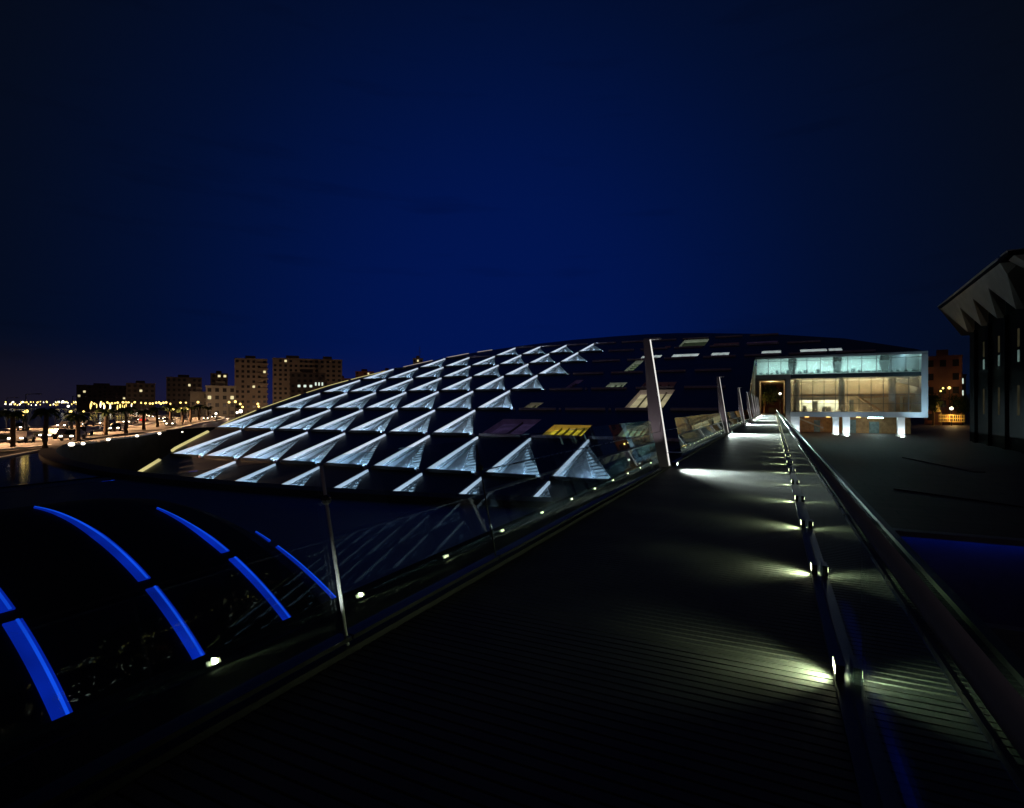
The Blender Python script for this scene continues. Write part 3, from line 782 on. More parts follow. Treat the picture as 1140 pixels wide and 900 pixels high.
# right balustrade: upright glass, thin posts, fat handrail
rbal = empty('handrail_balustrade', (0, 0, 0))
tag(rbal, 'upright glass balustrade with fat dark steel handrail along the right of the bridge', 'balustrade')
m = MB(); m.tube([(.428, -4, .988), (.428, 125.5, .988)], .034, 16); m.build('handrail', M['rail'] if 'rail' in M else M['steel'], rbal, smooth=True)
m = MB(); m.box(.385, .397, -4, 125.5, .93, .952); m.build('rail_lip', M['steel'], rbal)
y = 3.15 - 2.2 * 3
while y < 125:
    m = MB(); m.box(.384, .396, y + .008, min(y + 2.192, 125.5), .04, .93); m.build('glass_panel', M['glass'], rbal)
    m = MB(); m.box(.386, .394, y - .006, y + .006, .036, .93); m.build('post', M['steel'] if 3 < y < 3.3 else M['dark_metal'], rbal)
    y += 2.2

# ------------------------------------------------------------------ dark vault added to carry blue bands that imitate glass reflections
backdrop = empty('reflection_backdrop', (0, 0, 0))
tag(backdrop, 'dark curved vault below the left glass added to carry blue bands imitating reflections in the glass', 'backdrop')
def circ3(p1, p2, p3):
    ax, ay = p1; bx, by = p2; cx, cy_ = p3
    d = 2 * (ax * (by - cy_) + bx * (cy_ - ay) + cx * (ay - by))
    ux_ = ((ax * ax + ay * ay) * (by - cy_) + (bx * bx + by * by) * (cy_ - ay) + (cx * cx + cy_ * cy_) * (ay - by)) / d
    uy = ((ax * ax + ay * ay) * (cx - bx) + (bx * bx + by * by) * (ax - cx) + (cx * cx + cy_ * cy_) * (bx - ax)) / d
    return ux_, uy, math.hypot(ax - ux_, ay - uy)
REFLECTION_ARCS = {4.3: [(-15.31, -0.69), (-10.96, -1.75), (-9.27, -3.06)], 6.36: [(-15.2, -0.71), (-11.48, -1.49), (-9.25, -3.01)], 8.34: [(-14.18, -0.91), (-11.36, -1.72), (-9.31, -2.97)], 9.77: [(-13.46, -1.3), (-11.4, -1.92), (-9.36, -2.99)]}
CIR = {y: circ3(*p) for y, p in REFLECTION_ARCS.items()}
keys = sorted(CIR)
def cir_at(y):
    if y <= keys[0]: return CIR[keys[0]]
    if y >= keys[-1]:
        c = CIR[keys[-1]]; s = max(.2, 1 - (y - keys[-1]) * .12); return (c[0], c[1] - 0, c[2] * s)
    for a, c in zip(keys[:-1], keys[1:]):
        if a <= y <= c:
            t = (y - a) / (c - a); return tuple(CIR[a][k] + (CIR[c][k] - CIR[a][k]) * t for k in range(3))
def vpt(y, f, off=0.0):
    """f = 0 at the springing by the bridge, 1 over the top"""
    cx, cz, r = cir_at(y)
    a0 = math.asin(max(-1, min(1, (-3.035 - cz) / r)))
    a = a0 + (math.pi - 2 * a0) * f
    return (cx + (r + off) * math.cos(a), y, cz + (r + off) * math.sin(a))
v = MB(); NY, NF = 26, 36
for iy in range(NY + 1):
    y = 1.0 + 11.5 * iy / NY
    for k in range(NF + 1): v.v.append(vpt(y, k / NF))
for iy in range(NY):
    for k in range(NF):
        a = iy * (NF + 1) + k; v.f.append((a, a + 1, a + NF + 2, a + NF + 1))
for iy in (0, NY):
    v.f.append(tuple(iy * (NF + 1) + k for k in range(NF + 1)))
v.build('backdrop_skin', M['backdrop'], backdrop, smooth=False)
def fof(y, x, z):
    cx, cz, r = cir_at(y); a0 = math.asin((-3.035 - cz) / r); return (math.atan2(z - cz, x - cx) - a0) / (math.pi - 2 * a0)
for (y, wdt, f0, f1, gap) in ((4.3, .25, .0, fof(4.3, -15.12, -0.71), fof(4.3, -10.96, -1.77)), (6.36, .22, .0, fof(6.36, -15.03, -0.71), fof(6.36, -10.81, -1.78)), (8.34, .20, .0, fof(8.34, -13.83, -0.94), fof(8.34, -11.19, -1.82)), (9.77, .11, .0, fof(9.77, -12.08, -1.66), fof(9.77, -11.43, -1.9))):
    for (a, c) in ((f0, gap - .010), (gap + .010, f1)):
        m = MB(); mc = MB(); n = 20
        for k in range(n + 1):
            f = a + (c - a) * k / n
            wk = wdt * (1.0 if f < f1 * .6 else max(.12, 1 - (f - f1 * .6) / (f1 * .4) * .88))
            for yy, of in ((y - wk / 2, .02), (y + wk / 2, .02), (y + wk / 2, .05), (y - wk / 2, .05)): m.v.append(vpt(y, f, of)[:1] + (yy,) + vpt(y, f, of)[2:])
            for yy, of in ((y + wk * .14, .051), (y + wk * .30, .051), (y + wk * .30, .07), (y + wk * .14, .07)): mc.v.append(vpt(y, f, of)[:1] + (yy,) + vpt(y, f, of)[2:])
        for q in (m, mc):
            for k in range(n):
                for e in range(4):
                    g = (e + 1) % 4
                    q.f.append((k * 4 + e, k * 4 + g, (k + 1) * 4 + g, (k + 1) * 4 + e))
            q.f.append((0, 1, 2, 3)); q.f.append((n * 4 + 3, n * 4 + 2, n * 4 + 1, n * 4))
        lb = m.build('reflection_band', M['blue_reflection'], backdrop)  # emissive arc imitates a blue reflection in the leaning glass
        mc.build('reflection_core', M['blue_core'], lb)

# ------------------------------------------------------------------ sunken court with blue lit walls
cr = empty('sunken_court', (0, 0, 0))
tag(cr, 'sunken court with blue lit walls beyond the right handrail', 'court')
m = MB(); x0, x1, y0, y1 = COURT
m.poly([(x0, y1, -4.1), (x1, y1, -4.1), (x1, y1, -8), (x0, y1, -8)]); m.poly([(x1, y0, -4.1), (x1, y1, -4.1), (x1, y1, -8), (x1, y0, -8)])
m.poly([(x0, y0, -4.1), (x0, y1, -4.1), (x0, y1, -8), (x0, y0, -8)]); m.poly([(x0, y0, -4.1), (x1, y0, -4.1), (x1, y0, -8), (x0, y0, -8)])
m.poly([(x0, y0, -8), (x1, y0, -8), (x1, y1, -8), (x0, y1, -8)])
m.build('court_wall', M['court'], cr)
m = MB(); m.box(x0 + .01, x1 - .01, 22.2, 22.5, -7.99, -5.38); m.build('court_terrace', M['court'], cr)
for yy, zz in ((y1, -4.1), (22.2, -5.4)):
    m = MB(); m.box(x0 + .01, x1 - .01, yy - .62, yy - .004, zz - .06, zz + .02); m.box(x0 + .01, x1 - .01, yy - .62, yy - .57, zz - .22, zz - .061)
    cp = m.build('wall_cap', M['court'], cr)
    m = MB(); m.tube([(x0 + .2, yy - .42, zz - .14), (x1 - .2, yy - .42, zz - .14)], .035, 6); m.build('blue_tube', M['blue_tube'], cp)

# low planters on the plaza
for k, (a, c, lb) in enumerate((((7.7, 45.4), (13.5, 40.0), 'low stone planter wall nearest the handrail on the dark plaza'), ((13.3, 73.7), (16.0, 60.0), 'low stone planter wall out on the plaza toward the dark hall'))):
    m = MB(); m.bar((*a, -4.06), (*c, -4.06), .9, .07)
    pl = m.build('planter_wall', M['plaza']); tag(pl, lb, 'planter', 'plaza planter walls')

# ------------------------------------------------------------------ conference hall with flared crown
hd = R(3.3)
hall = empty('conference_hall', (27.34, 94.75, -4.1), -hd)      # local y runs along the wall, -x faces the bridge
tag(hall, 'dark hall with flared pale triangular crown panels over tall columns', 'building')
m = MB(); m.box(.8, 34, -12.4, 19.8, 0, 21.0); m.build('hall_wall', M['hall_dark'], hall)
m = MB(); m.box(-2.9, 36, -16.2, 22.6, 22.6, 23.1); m.build('hall_roof', M['hall_dark'], hall)
ct = [15.2, 7.4, -.5, -8.4]
for t in ct:
    m = MB(); m.hexa([(.36, t - .6, 0), (.79, t - .6, 0), (.79, t + .6, 0), (.36, t + .6, 0), (.36, t - .45, 17.9), (.79, t - .45, 17.9), (.79, t + .45, 17.9), (.36, t + .45, 17.9)])
    m.build('column', M['hall_dark'], hall)
    # crown panel: two folded faces that meet on a ridge and taper to the column head
    m = MB(); zt, zn, zb = 23.2, 21.2, 17.6
    yl, yr = t + 4.0, t - 4.0
    if t > 15: yl = t + 7.6
    top = [(-3, yr, zt), (-3, t, zt), (-3, yl, zt)]
    tip = (-.3, t, zb)
    nl, nr = (-2.1, yl, zn), (-2.1, yr, zn)
    if t > 15: nl = (-2.9, yl, zt - .1)
    m.add([top[0], top[1], top[2], nl, tip, nr, (-.3, yr, zt), (-.3, yl, zt), (.5, t, zb)],
          [(0, 1, 4, 5), (1, 2, 3, 4), (0, 6, 7, 2, 1), (0, 5, 6), (2, 7, 3), (5, 4, 8, 6), (4, 3, 7, 8), (6, 8, 7)])
    m.build('crown_panel', M['hall_crown'], hall)
# narrow lit windows in pairs between the columns
for t in (17.2, 11.1, 9.0, 3.35, 1.2, -5.0, -7.1):
    for z0, z1, mt in ((11.4, 12.9, 'hall_win'), (13.3, 15.6, 'hall_win_warm'), (4.6, 8.4, 'hall_win_warm')):
        if t > 16 and mt != 'hall_win': continue
        m = MB(); m.box(.74, .79, t - .34, t + .34, z0, z1); m.build('window', M[mt], hall)
# the end that turns away from the bridge
for x in (4.4, 12.2, 20.0, 27.8):
    m = MB(); m.hexa([(x - .8, -13.7, 0), (x + .8, -13.7, 0), (x + .8, -12.41, 0), (x - .8, -12.41, 0), (x - .5, -13.5, 17.6), (x + .5, -13.5, 17.6), (x + .5, -12.41, 17.6), (x - .5, -12.41, 17.6)])
    m.build('column', M['hall_dark'], hall)
    xl = x - 3.9 if x > 5 else -3.0
    xr = x + 3.9
    m = MB(); m.add([(xl, -16.2, 23.2), (x, -16.2, 23.2), (xr, -16.2, 23.2), (xr, -15.3, 21.2), (x, -13.5, 17.6), (xl, -15.3 if x > 5 else -16.2, 21.2 if x > 5 else 23.1), (xl, -13.5, 23.2), (xr, -13.5, 23.2), (x, -12.7, 17.6)],
          [(0, 5, 4, 1), (1, 4, 3, 2), (0, 1, 2, 7, 6), (0, 6, 5), (2, 3, 7), (5, 6, 8, 4), (4, 8, 7, 3), (6, 7, 8)])
    m.build('crown_panel', M['hall_crown'], hall)
m = MB(); m.add([(-.3, 22.8, 23.1), (-3, 22.8, 23.15), (-.3, 19.9, 17.6), (10, 22.8, 23.1), (10, 19.9, 17.6)], [(0, 1, 2), (0, 2, 4, 3)]); m.build('crown_end', M['hall_crown'], hall)
lamp('crown_light', 'SPOT', (10, 96, -3.8), 330, (1.0, .82, .55), None, spot=R(60), blend=.9, target=(25.5, 104, 16)).parent = hall
hall.children[-1].parent = None
wl = bpy.data.objects['crown_light']; wl.parent = None

# ------------------------------------------------------------------ beyond the plaza: red block, lamps, fence, tent
GB = 'buildings across the bay road'
def building(name, loc, face, wdt, dep, h, floors, bays, mat, label, lit=(), bands=False, group=None, win=(.5, .5), litmat='city_lit', glow=9000):
    """front faces the point `face`; windows are single meshes sunk as dark panes in frames"""
    d = Vector((face[0] - loc[0], face[1] - loc[1], 0)).normalized()
    if group == GB: wdt *= .87
    root = empty(name, (loc[0], loc[1], loc[2]), math.atan2(d.y, d.x) + math.pi / 2)       # local -y is the front
    m = MB(); m.box(-wdt / 2, wdt / 2, 0, dep, 0, h); m.box(-wdt / 2 - .2, wdt / 2 + .2, -.2, dep + .2, h, h + .5)
    m.box(-wdt * .18, wdt * .14, dep * .3, dep * .6, h + .5, h + 2.6)
    m.build('wall', M[mat], root)
    fh = h / floors; bw = wdt / bays
    if bands:
        bm_ = MB()
        for k in range(1, floors): bm_.box(wdt * .18, wdt / 2 + .5, -1.0, -.01, fh * k - .15, fh * k + .85)
        bm_.build('balcony', M[mat], root)
    n = 0
    me = None
    for k in range(floors):
        for q in range(bays):
            if n >= 96: break
            if (k, q) not in lit and random.random() < .13: continue
            on = (k, q) in lit
            x = -wdt / 2 + bw * (q + .5); z = fh * k + fh * .30
            hw, hz = bw * win[0] / 2, fh * win[1]
            if me is None:
                mm = MB(); mm.box(-hw, hw, -.06, .05, 0, hz); o = mm.build('window', M['city_win'], root); me = o.data
                o.location = (x, -.0, z)
            else:
                o = bpy.data.objects.new('window', me); col.objects.link(o); o.parent = root; o.location = (x, 0, z)
            if on:
                mm = MB(); mm.box(-hw * .9, hw * .9, -.10, -.062, hz * .05, hz * .95); p = mm.build('pane', M[litmat], o)
            n += 1
    tag(root, label, 'building', group)
    if glow:
        lamp('street_glow', 'POINT', (wdt * .2, -24, 4), glow * .15, (1.0, .66, .42), root)
    return root
O = (0, 0)
building('apartment_tower', (-286, 228.4, GZ), O, 20.5, 18, 33.5, 11, 6, 'city', 'tall slim apartment tower with banded balconies, highest block at the left', {(8, 5), (5, 3)}, True, GB, glow=26000)
building('white_house', (-236, 172, GZ), O, 14.5, 10, 14.2, 4, 4, 'city_pale', 'low pale house with four storeys in front of the slim tower', {(2, 0), (2, 3)}, False, GB)
building('white_house', (-247, 169, GZ), O, 9, 10, 11.5, 3, 3, 'city_pale', 'small pale annex beside the low pale house', set(), False, GB)
building('apartment_block', (-410, 268, GZ), O, 27, 15, 27, 7, 7, 'city_dark', 'long dim apartment block with small windows left of the pale house', {(5, 4)}, False, GB)
building('apartment_block', (-400, 290, GZ), O, 14, 12, 31, 8, 3, 'city_dark', 'narrow dim block with two lit top windows behind the pale house', {(7, 1), (7, 2)}, False, GB)
building('apartment_block', (-455, 262, GZ), O, 22, 12, 23, 6, 5, 'city_dark', 'dim stepped block with one lit window near the long block', {(4, 2)}, False, GB)
building('apartment_block', (-640, 330, GZ), O, 50, 15, 27, 6, 10, 'city_dark', 'very dark wide far block above the road bend', {(4, 1), (3, 0)}, False, GB, glow=1500)
building('apartment_block', (-560, 305, GZ), O, 34, 15, 18, 5, 8, 'city_dark', 'low dark far block behind the road lamps', {(3, 4)}, False, GB, glow=1500)
building('apartment_tower', (-271, 247, GZ), O, 27.5, 16, 34.5, 12, 8, 'city', 'broad curved front apartment tower with rounded banded left end', {(11, 2), (6, 7)}, True, GB, glow=26000)
building('apartment_tower', (-259, 264, GZ), O, 20, 14, 34.8, 12, 5, 'city', 'square apartment tower joined to the right of the broad tower', set(), False, GB)
building('shop_block', (-243, 232, GZ), O, 22, 10, 24, 8, 6, 'city_dark', 'darker block with bright lit rooms in front of the twin towers', {(5, 2), (5, 3), (5, 1), (5, 5)}, False, GB, litmat='city_lit_cool')
building('apartment_block', (-305, 352, GZ), O, 17, 12, 33.5, 11, 5, 'city_red', 'reddish block behind the disc edge with one lit top window', {(10, 3)}, False, GB)
building('apartment_block', (-305, 325, GZ), O, 17, 12, 26.5, 9, 6, 'city_red', 'lower reddish block beside the disc edge', set(), False, GB)
building('shop_block', (-215, 214, GZ), O, 7.5, 8, 18.3, 5, 4, 'city_dark', 'small block with a bright lit upper room at the disc edge', {(4, 0), (4, 1), (4, 2)}, False, GB, litmat='city_lit_cool')
building('apartment_block', (-285, 356, GZ), O, 11, 12, 34, 11, 4, 'city_red', 'narrow reddish block next to the mast topped house', set(), False, GB)
far = building('mast_house', (-256, 358, GZ), O, 9, 8, 43, 12, 3, 'city_pale', 'pale rooftop house carrying a thin radio mast above the disc edge', {(11, 1)}, False, GB)
m = MB(); m.tube([(1.5, 4, 43), (1.5, 4, 53)], .22, 5); m.bar((0, 4, 49), (3, 4, 49), .2, .2); m.build('antenna', M['steel'], far)

# ------------------------------------------------------------------ street lamps
def make_lamp(h, r, globe, post_r=.08, power=0, color=(1, .62, .25)):
    root = empty('street_lamp')
    m = MB(); m.tube([(0, 0, 0), (0, 0, h - r)], post_r * 1.4, 6, r2=post_r); m.build('post', M['dark_metal'], root)
    m = MB(); m.ball((0, 0, h), r, 8, 5); m.build('globe', M[globe], root)
    if power: lamp('lamp_light', 'POINT', (0, 0, h - r - .3), power, color, root)
    return root
f_, hz_ = 605.24, 453.04
def at(px, py, D):
    a, bb = (px - 570) / f_, (hz_ - py) / f_
    return ((a * math.cos(YAW) - math.sin(YAW)) * D, (a * math.sin(YAW) + math.cos(YAW)) * D, 1.6 + bb * D)
def place_lamp(px, py, D, r, globe, label, power=0, color=(1, .62, .25), g='street lamps along the bay road'):
    x, y, z = at(px, py, D)
    root = make_lamp(max(1.0, z - GZ), r, globe, .09, power, color)
    root.location = (x, y, GZ); tag(root, label, 'street lamp', g)
    return root
for (px, py, D, r, gb, lb, pw) in [
    (26, 460.5, 79, .30, 'sodium', 'globe street lamp by the pool that is mirrored in the water', 350), (29.5, 458, 83, .26, 'sodium', 'globe street lamp just behind the one mirrored in the pool', 0),
    (79, 459, 95, .30, 'sodium', 'globe street lamp between the two left palms, second from the frame edge', 500), (93, 458.3, 110, .16, 'sodium', 'dim globe street lamp right of the second bright lamp', 0),
    (121.5, 457, 120, .28, 'sodium', 'globe street lamp left of the road bend', 600), (70, 447.5, 420, .9, 'white_globe', 'white lamp high over the far shore', 0),
    (76, 452.5, 330, .7, 'white_globe', 'large white floodlight on the far shore road', 0), (153, 461.2, 150, .42, 'white_globe', 'bright white lamp on a post at the road bend', 2500),
    (187.5, 454.5, 190, .34, 'white_globe', 'white lamp on a tall post right of the road bend', 1500),
    (193, 455.7, 190, .36, 'sodium', 'yellow lamp among palms, first right of the white one', 1200), (201, 448.5, 210, .36, 'sodium', 'yellow lamp high among palms before the long block', 1500),
    (207, 448.4, 240, .36, 'sodium', 'small yellow lamp beside the high palm lamp', 0), (201.6, 455.3, 180, .32, 'sodium', 'yellow lamp low under the high palm lamps', 1000),
    (208.6, 455, 180, .40, 'sodium', 'bright yellow lamp low between palm trunks', 1500), (220.4, 448, 200, .42, 'sodium', 'tall yellow lamp before the pale annex', 2500),
    (240.5, 460.7, 170, .36, 'white_globe', 'white lamp low in front of the pale house', 1800), (255, 448, 200, .42, 'sodium', 'yellow lamp at the left of the cluster before the slim tower', 3000),
    (262, 447.4, 200, .46, 'sodium', 'brightest yellow lamp of the cluster before the slim tower', 3500), (267.5, 450, 195, .38, 'sodium', 'middle yellow lamp of the cluster before the slim tower', 0),
    (270, 453.3, 190, .36, 'sodium', 'lowest yellow lamp of the cluster before the slim tower', 2500), (268, 458, 185, .62, 'white_globe', 'white floodlight beneath the yellow lamp cluster', 3500),
    (264, 459.5, 188, .40, 'white_globe', 'smaller white floodlight beneath the yellow lamp cluster', 0),
    (287, 450, 200, .42, 'sodium', 'upper yellow lamp right of the slim tower by the disc edge', 3500), (288, 452.8, 195, .36, 'sodium', 'lower yellow lamp right of the slim tower by the disc edge', 0)]:
    place_lamp(px, py, D, r, gb, lb, pw)
# the far row of road lamps along the bay
xs = [102, 105, 112.6, 115, 119.6, 122, 124.6, 128, 131, 137, 140, 143, 147, 150, 157, 162, 167, 170, 174, 177, 179, 182, 185, 189.7]
base = make_lamp(7.0, .60, 'sodium', .12)
fst = True
for k, px in enumerate(xs):
    D = 330 + random.uniform(-30, 40)
    x, y, z = at(px, 449 + random.uniform(-1.2, .8), D)
    o = base if fst else copy_tree(base); fst = False
    o.location = (x, y, z - 7.0); tag(o, 'tiny yellow lamp in the crowded far row over the bay road', 'street lamp', 'far row of road lamps')
    s = random.uniform(.7, 1.15); o.scale = (s, s, 1)
base = make_lamp(9.0, 1.5, 'sodium', .3); basew = make_lamp(9.0, 1.6, 'white_globe', .3)
fst = [True, True]
for k in range(74):
    px = random.uniform(2, 100) if k < 60 else random.uniform(96, 150); py = random.choice([447.6, 447.9, 448.1, 448.6, 450.2, 451.0]) + random.uniform(-.3, .3)
    if k >= 60: py = random.uniform(451, 455)
    D = random.uniform(900, 1500) if k < 60 else random.uniform(300, 420)
    t = 1 if random.random() < .3 else 0
    s_ = (basew, base)[1 - t] if False else (base if t == 0 else basew)
    o = s_ if fst[t] else copy_tree(s_); fst[t] = False
    x, y, z = at(px, py, D); o.location = (x, y, z - 9.0)
    sc_ = random.uniform(.4, .95) * (D / 1200); o.scale = (sc_, sc_, 1)
    tag(o, 'speck of light along the far shore of the bay', 'street lamp', 'far shore lights')
    o.name = 'shore_lamp'

# sea beyond the road and the roads themselves
sheet('sea', [[(-150, 100), (-190, 145), (-262, 186), (-350, 215), (-900, 430), (-1400, 900), (-4400, 1400), (-4400, -500), (-160, -120), (-118, 50)]], GZ + .05, M['sea'])
def road(name, pts, wdt, z, mat):
    m = MB(); n = len(pts)
    for k in range(n):
        a = Vector(pts[max(k - 1, 0)]); c = Vector(pts[min(k + 1, n - 1)]); d = (c - a).normalized(); s = Vector((-d.y, d.x)) * wdt / 2
        p = Vector(pts[k]); m.v += [(p.x - s.x, p.y - s.y, z), (p.x + s.x, p.y + s.y, z)]
    for k in range(n - 1): m.f.append((2 * k, 2 * k + 1, 2 * k + 3, 2 * k + 2))
    o = m.build(name, mat)
    if o.data.polygons[0].normal.z < 0: o.data.flip_normals()
    return tag(o, kind='structure')
def smooth(pts, n=8):
    out = []
    for k in range(len(pts) - 1):
        p0 = Vector(pts[max(k - 1, 0)]); p1 = Vector(pts[k]); p2 = Vector(pts[k + 1]); p3 = Vector(pts[min(k + 2, len(pts) - 1)])
        for i in range(n):
            t = i / n
            out.append(tuple(.5 * ((2 * p1) + (p2 - p0) * t + (2 * p0 - 5 * p1 + 4 * p2 - p3) * t * t + (3 * p1 - p0 - 3 * p2 + p3) * t ** 3)))
    out.append(tuple(pts[-1])); return out
RL = smooth([(-70, 5), (-83.2, 33.4), (-89.4, 40), (-95, 47.2), (-119, 69.1), (-156, 100.6), (-198.8, 138.8), (-238, 165)])
RU = smooth([(-112, 15), (-125.6, 48.5), (-141.7, 63.5), (-150.3, 74.7), (-167.8, 94.9), (-222.8, 136.3), (-300, 172), (-345, 198), (-384, 211.6), (-520, 260)])
sheet('grass_strip', [[(-76, 15), (-91, 44), (-120, 73), (-157, 105), (-195, 140), (-222, 134), (-167, 92), (-149, 73), (-125, 46), (-108, 15)]], GZ + .02, M['grass'])
road('road', RL, 11, GZ + .09, M['road']); road('road', RU, 10, GZ + .094, M['road'])
road('promenade', [(p[0] + 9, p[1] - 8) for p in RL], 8, GZ + .10, M['paving'])
for rd, off in ((RL, 6.1), (RL, -6.1), (RU, 5.6), (RU, -5.6)):
    m = MB(); pr = None
    for k in range(len(rd) - 1):
        a = Vector(rd[k]); c = Vector(rd[k + 1]); d = (c - a).normalized(); s = Vector((-d.y, d.x)) * off
        m.bar((a.x + s.x, a.y + s.y, GZ + .12), (c.x + s.x, c.y + s.y, GZ + .12), 1.2, .24)  # kerbs made wide and white to imitate streaks of traffic light
    tag(m.build('streak_kerb', M['column_white']), kind='structure')

# added lamp posts that brighten the roadway in place of traffic light streaks
def added_road_lights(rd, step, off, h, power, label, g):
    power *= 7
    acc = 0; last = Vector(rd[0]); basep = None
    for k in range(1, len(rd)):
        p = Vector(rd[k]); acc += (p - last).length
        if acc >= step:
            acc = 0; d = (p - last).normalized(); s = Vector((-d.y, d.x)) * off
            if basep is None:
                basep = empty('added_road_lamp')
                m = MB(); m.tube([(0, 0, 0), (0, 0, h)], .09, 6, r2=.05); m.bar((0, 0, h), (0, -1.6, h + .1), .1, .08); m.build('post', M['dark_metal'], basep)
                m = MB(); m.box(-.18, .18, -1.9, -1.3, h, h + .12); m.build('added_lamp_head', M['dark_metal'], basep)
                lamp('lamp_light', 'SPOT', (0, -1.6, h - .05), power, (1.0, .54, .26), basep, spot=R(95), blend=.7, target=(0, -off * .9, 0), size=.1)
                o = basep
            else: o = copy_tree(basep)
            o.location = (p.x + s.x, p.y + s.y, GZ); o.rotation_euler = (0, 0, math.atan2(d.y, d.x))
            tag(o, label, 'street lamp', g)
        last = p
added_road_lights(RL, 14, 6.6, 6.5, 4200, 'added slim lamp post with arm brightening the near road', 'added lamp posts over the near road')
added_road_lights(RU, 16, 6.2, 6.5, 4200, 'added slim lamp post with arm brightening the far seaside road', 'added lamp posts over the far road')

# cars standing in the evening traffic
def make_car(paint):
    root = empty('parked_car')
    m = MB(); m.hexa([(-2.1, -.82, .3), (2.1, -.82, .3), (2.1, .82, .3), (-2.1, .82, .3), (-2.05, -.8, .85), (2.1, -.78, .75), (2.1, .78, .75), (-2.05, .8, .85)])
    bd = m.build('body', paint, root)
    m = MB(); m.hexa([(-1.7, -.75, .83), (1.0, -.75, .80), (1.0, .75, .80), (-1.7, .75, .83), (-1.2, -.6, 1.42), (.3, -.6, 1.42), (.3, .6, 1.42), (-1.2, .6, 1.42)])
    m.build('cabin', M['city_win'], root)
    for x in (-1.3, 1.3):
        for y in (-.8, .8):
            m = MB(); m.tube([(x, y - .1, .32), (x, y + .1, .32)], .32, 12); m.build('wheel', M['rubber'], root)
    for y in (-.6, .6):
        m = MB(); m.box(2.09, 2.14, y - .17, y + .17, .56, .72); m.build('headlight', M['headlight'], root)
        m = MB(); m.box(-2.12, -2.06, y - .16, y + .16, .6, .78); m.build('tail_light', M['taillight'], root)
    return root
carp = [make_car(p) for p in M['carpaint']]
used = [False] * 3
def place_car(rd, t, side, rev, ci, label):
    k = t * (len(rd) - 1); i = min(int(k), len(rd) - 2); fr = k - i
    a = Vector(rd[i]); c = Vector(rd[i + 1]); p = a + (c - a) * fr; d = (c - a).normalized(); s = Vector((-d.y, d.x)) * side
    o = carp[ci] if not used[ci] else copy_tree(carp[ci]); used[ci] = True
    o.location = (p.x + s.x, p.y + s.y, GZ + .095); o.rotation_euler = (0, 0, math.atan2(d.y, d.x) + (math.pi if rev else 0))
    tag(o, label, 'car', 'cars on the bay roads')
kk = 0
for k in range(9):
    place_car(RL, .20 + .085 * k + random.uniform(-.008, .008), random.choice([-2.3, 2.3]), True, random.choice([0, 2, 0]), 'small car with glowing headlights on the near road between palms')
for k in range(11):
    place_car(RU, .16 + .062 * k + random.uniform(-.008, .008), random.choice([-2.2, 2.2]), True, random.choice([0, 2]), 'small car with glowing headlights on the far seaside road')
for k in range(9):
    place_car(RU, .50 + .032 * k, random.choice([-2.2, 2.2]), True, 2, 'tiny car with bright headlights in the dense traffic at the road bend')
place_car(RU, .47, 0, False, 1, 'red car on the far seaside road behind the third palm')

# ------------------------------------------------------------------ palms
def make_palm(h, seed):
    rnd = random.Random(seed)
    root = empty('palm_tree')
    m = MB(); m.tube([(0.06 * math.sin(k * .5 + seed), 0.04 * k / 6, h * k / 8) for k in range(9)], .26, 8, r2=.18); m.build('trunk', M['trunk'], root, smooth=True)
    top = Vector((0.06 * math.sin(4.0 + seed), .05, h))
    m = MB()
    for k in range(20):
        a = 2 * math.pi * k / 20 + rnd.uniform(-.2, .2); up = rnd.uniform(-.1, 1.1); ln = rnd.uniform(1.0, 1.6)
        prev = top; dirv = Vector((math.cos(a), math.sin(a), up)).normalized(); sd = Vector((-math.sin(a), math.cos(a), 0))
        for s in range(5):
            nx = prev + dirv * ln / 5; dirv = (dirv + Vector((0, 0, -.34))).normalized()
            m.poly([prev, nx, nx + sd * .22 + Vector((0, 0, -.18)) + dirv * .15, prev + sd * .16 + Vector((0, 0, -.2))])
            m.poly([prev, nx, nx - sd * .22 + Vector((0, 0, -.18)) + dirv * .15, prev - sd * .16 + Vector((0, 0, -.2))])
            prev = nx
    m.build('crown', M['leaf'], root)
    return root
PALM = [(14, 500, 0), (51, 502, 1), (87, 494, 2), (118, 487, 3), (140, 484, 4), (160, 479, 5), (175, 476, 6), (190, 474.5, 7), (203, 472, 8), (212, 470, 9), (222, 468.5, 10), (232, 466, 11), (250, 463.5, 12), (256, 463, 13), (262, 463, 14)]
pn = ['palm trunk at the left frame edge over the near road', 'palm trunk second from the left over the near road', 'palm trunk before the second bright globe lamp', 'stout palm beside the globe lamp left of the bend', 'palm trunk just right of the stout palm', 'palm trunk in front of the white lamp at the bend',
      'palm trunk right of the white bend lamp', 'palm trunk beside the tall white lamp post', 'palm left of the low bright yellow lamp', 'palm right of the low bright yellow lamp', 'palm under the tall yellow lamp', 'palm before the pale annex', 'palm before the pale house, left of three', 'palm before the pale house, middle of three', 'palm before the pale house, right of three']
protos = [make_palm(3.9, 1), make_palm(4.2, 4), make_palm(3.6, 9)]
used_p = [False] * 3
for k, (px, py, s) in enumerate(PALM):
    a, bb = (px - 570) / f_, (hz_ - py) / f_; D = (GZ - 1.6) / bb; x, y, _ = at(px, py, D)
    q = k % 3
    o = protos[q] if not used_p[q] else copy_tree(protos[q]); used_p[q] = True
    o.location = (x, y, GZ); o.rotation_euler = (0, 0, k * 1.3); s_ = 1.0 + .012 * k * (D / 120); o.scale = (1 + .05 * k, 1 + .05 * k, s_)
    tag(o, pn[k], 'palm', 'palms along the bay road')

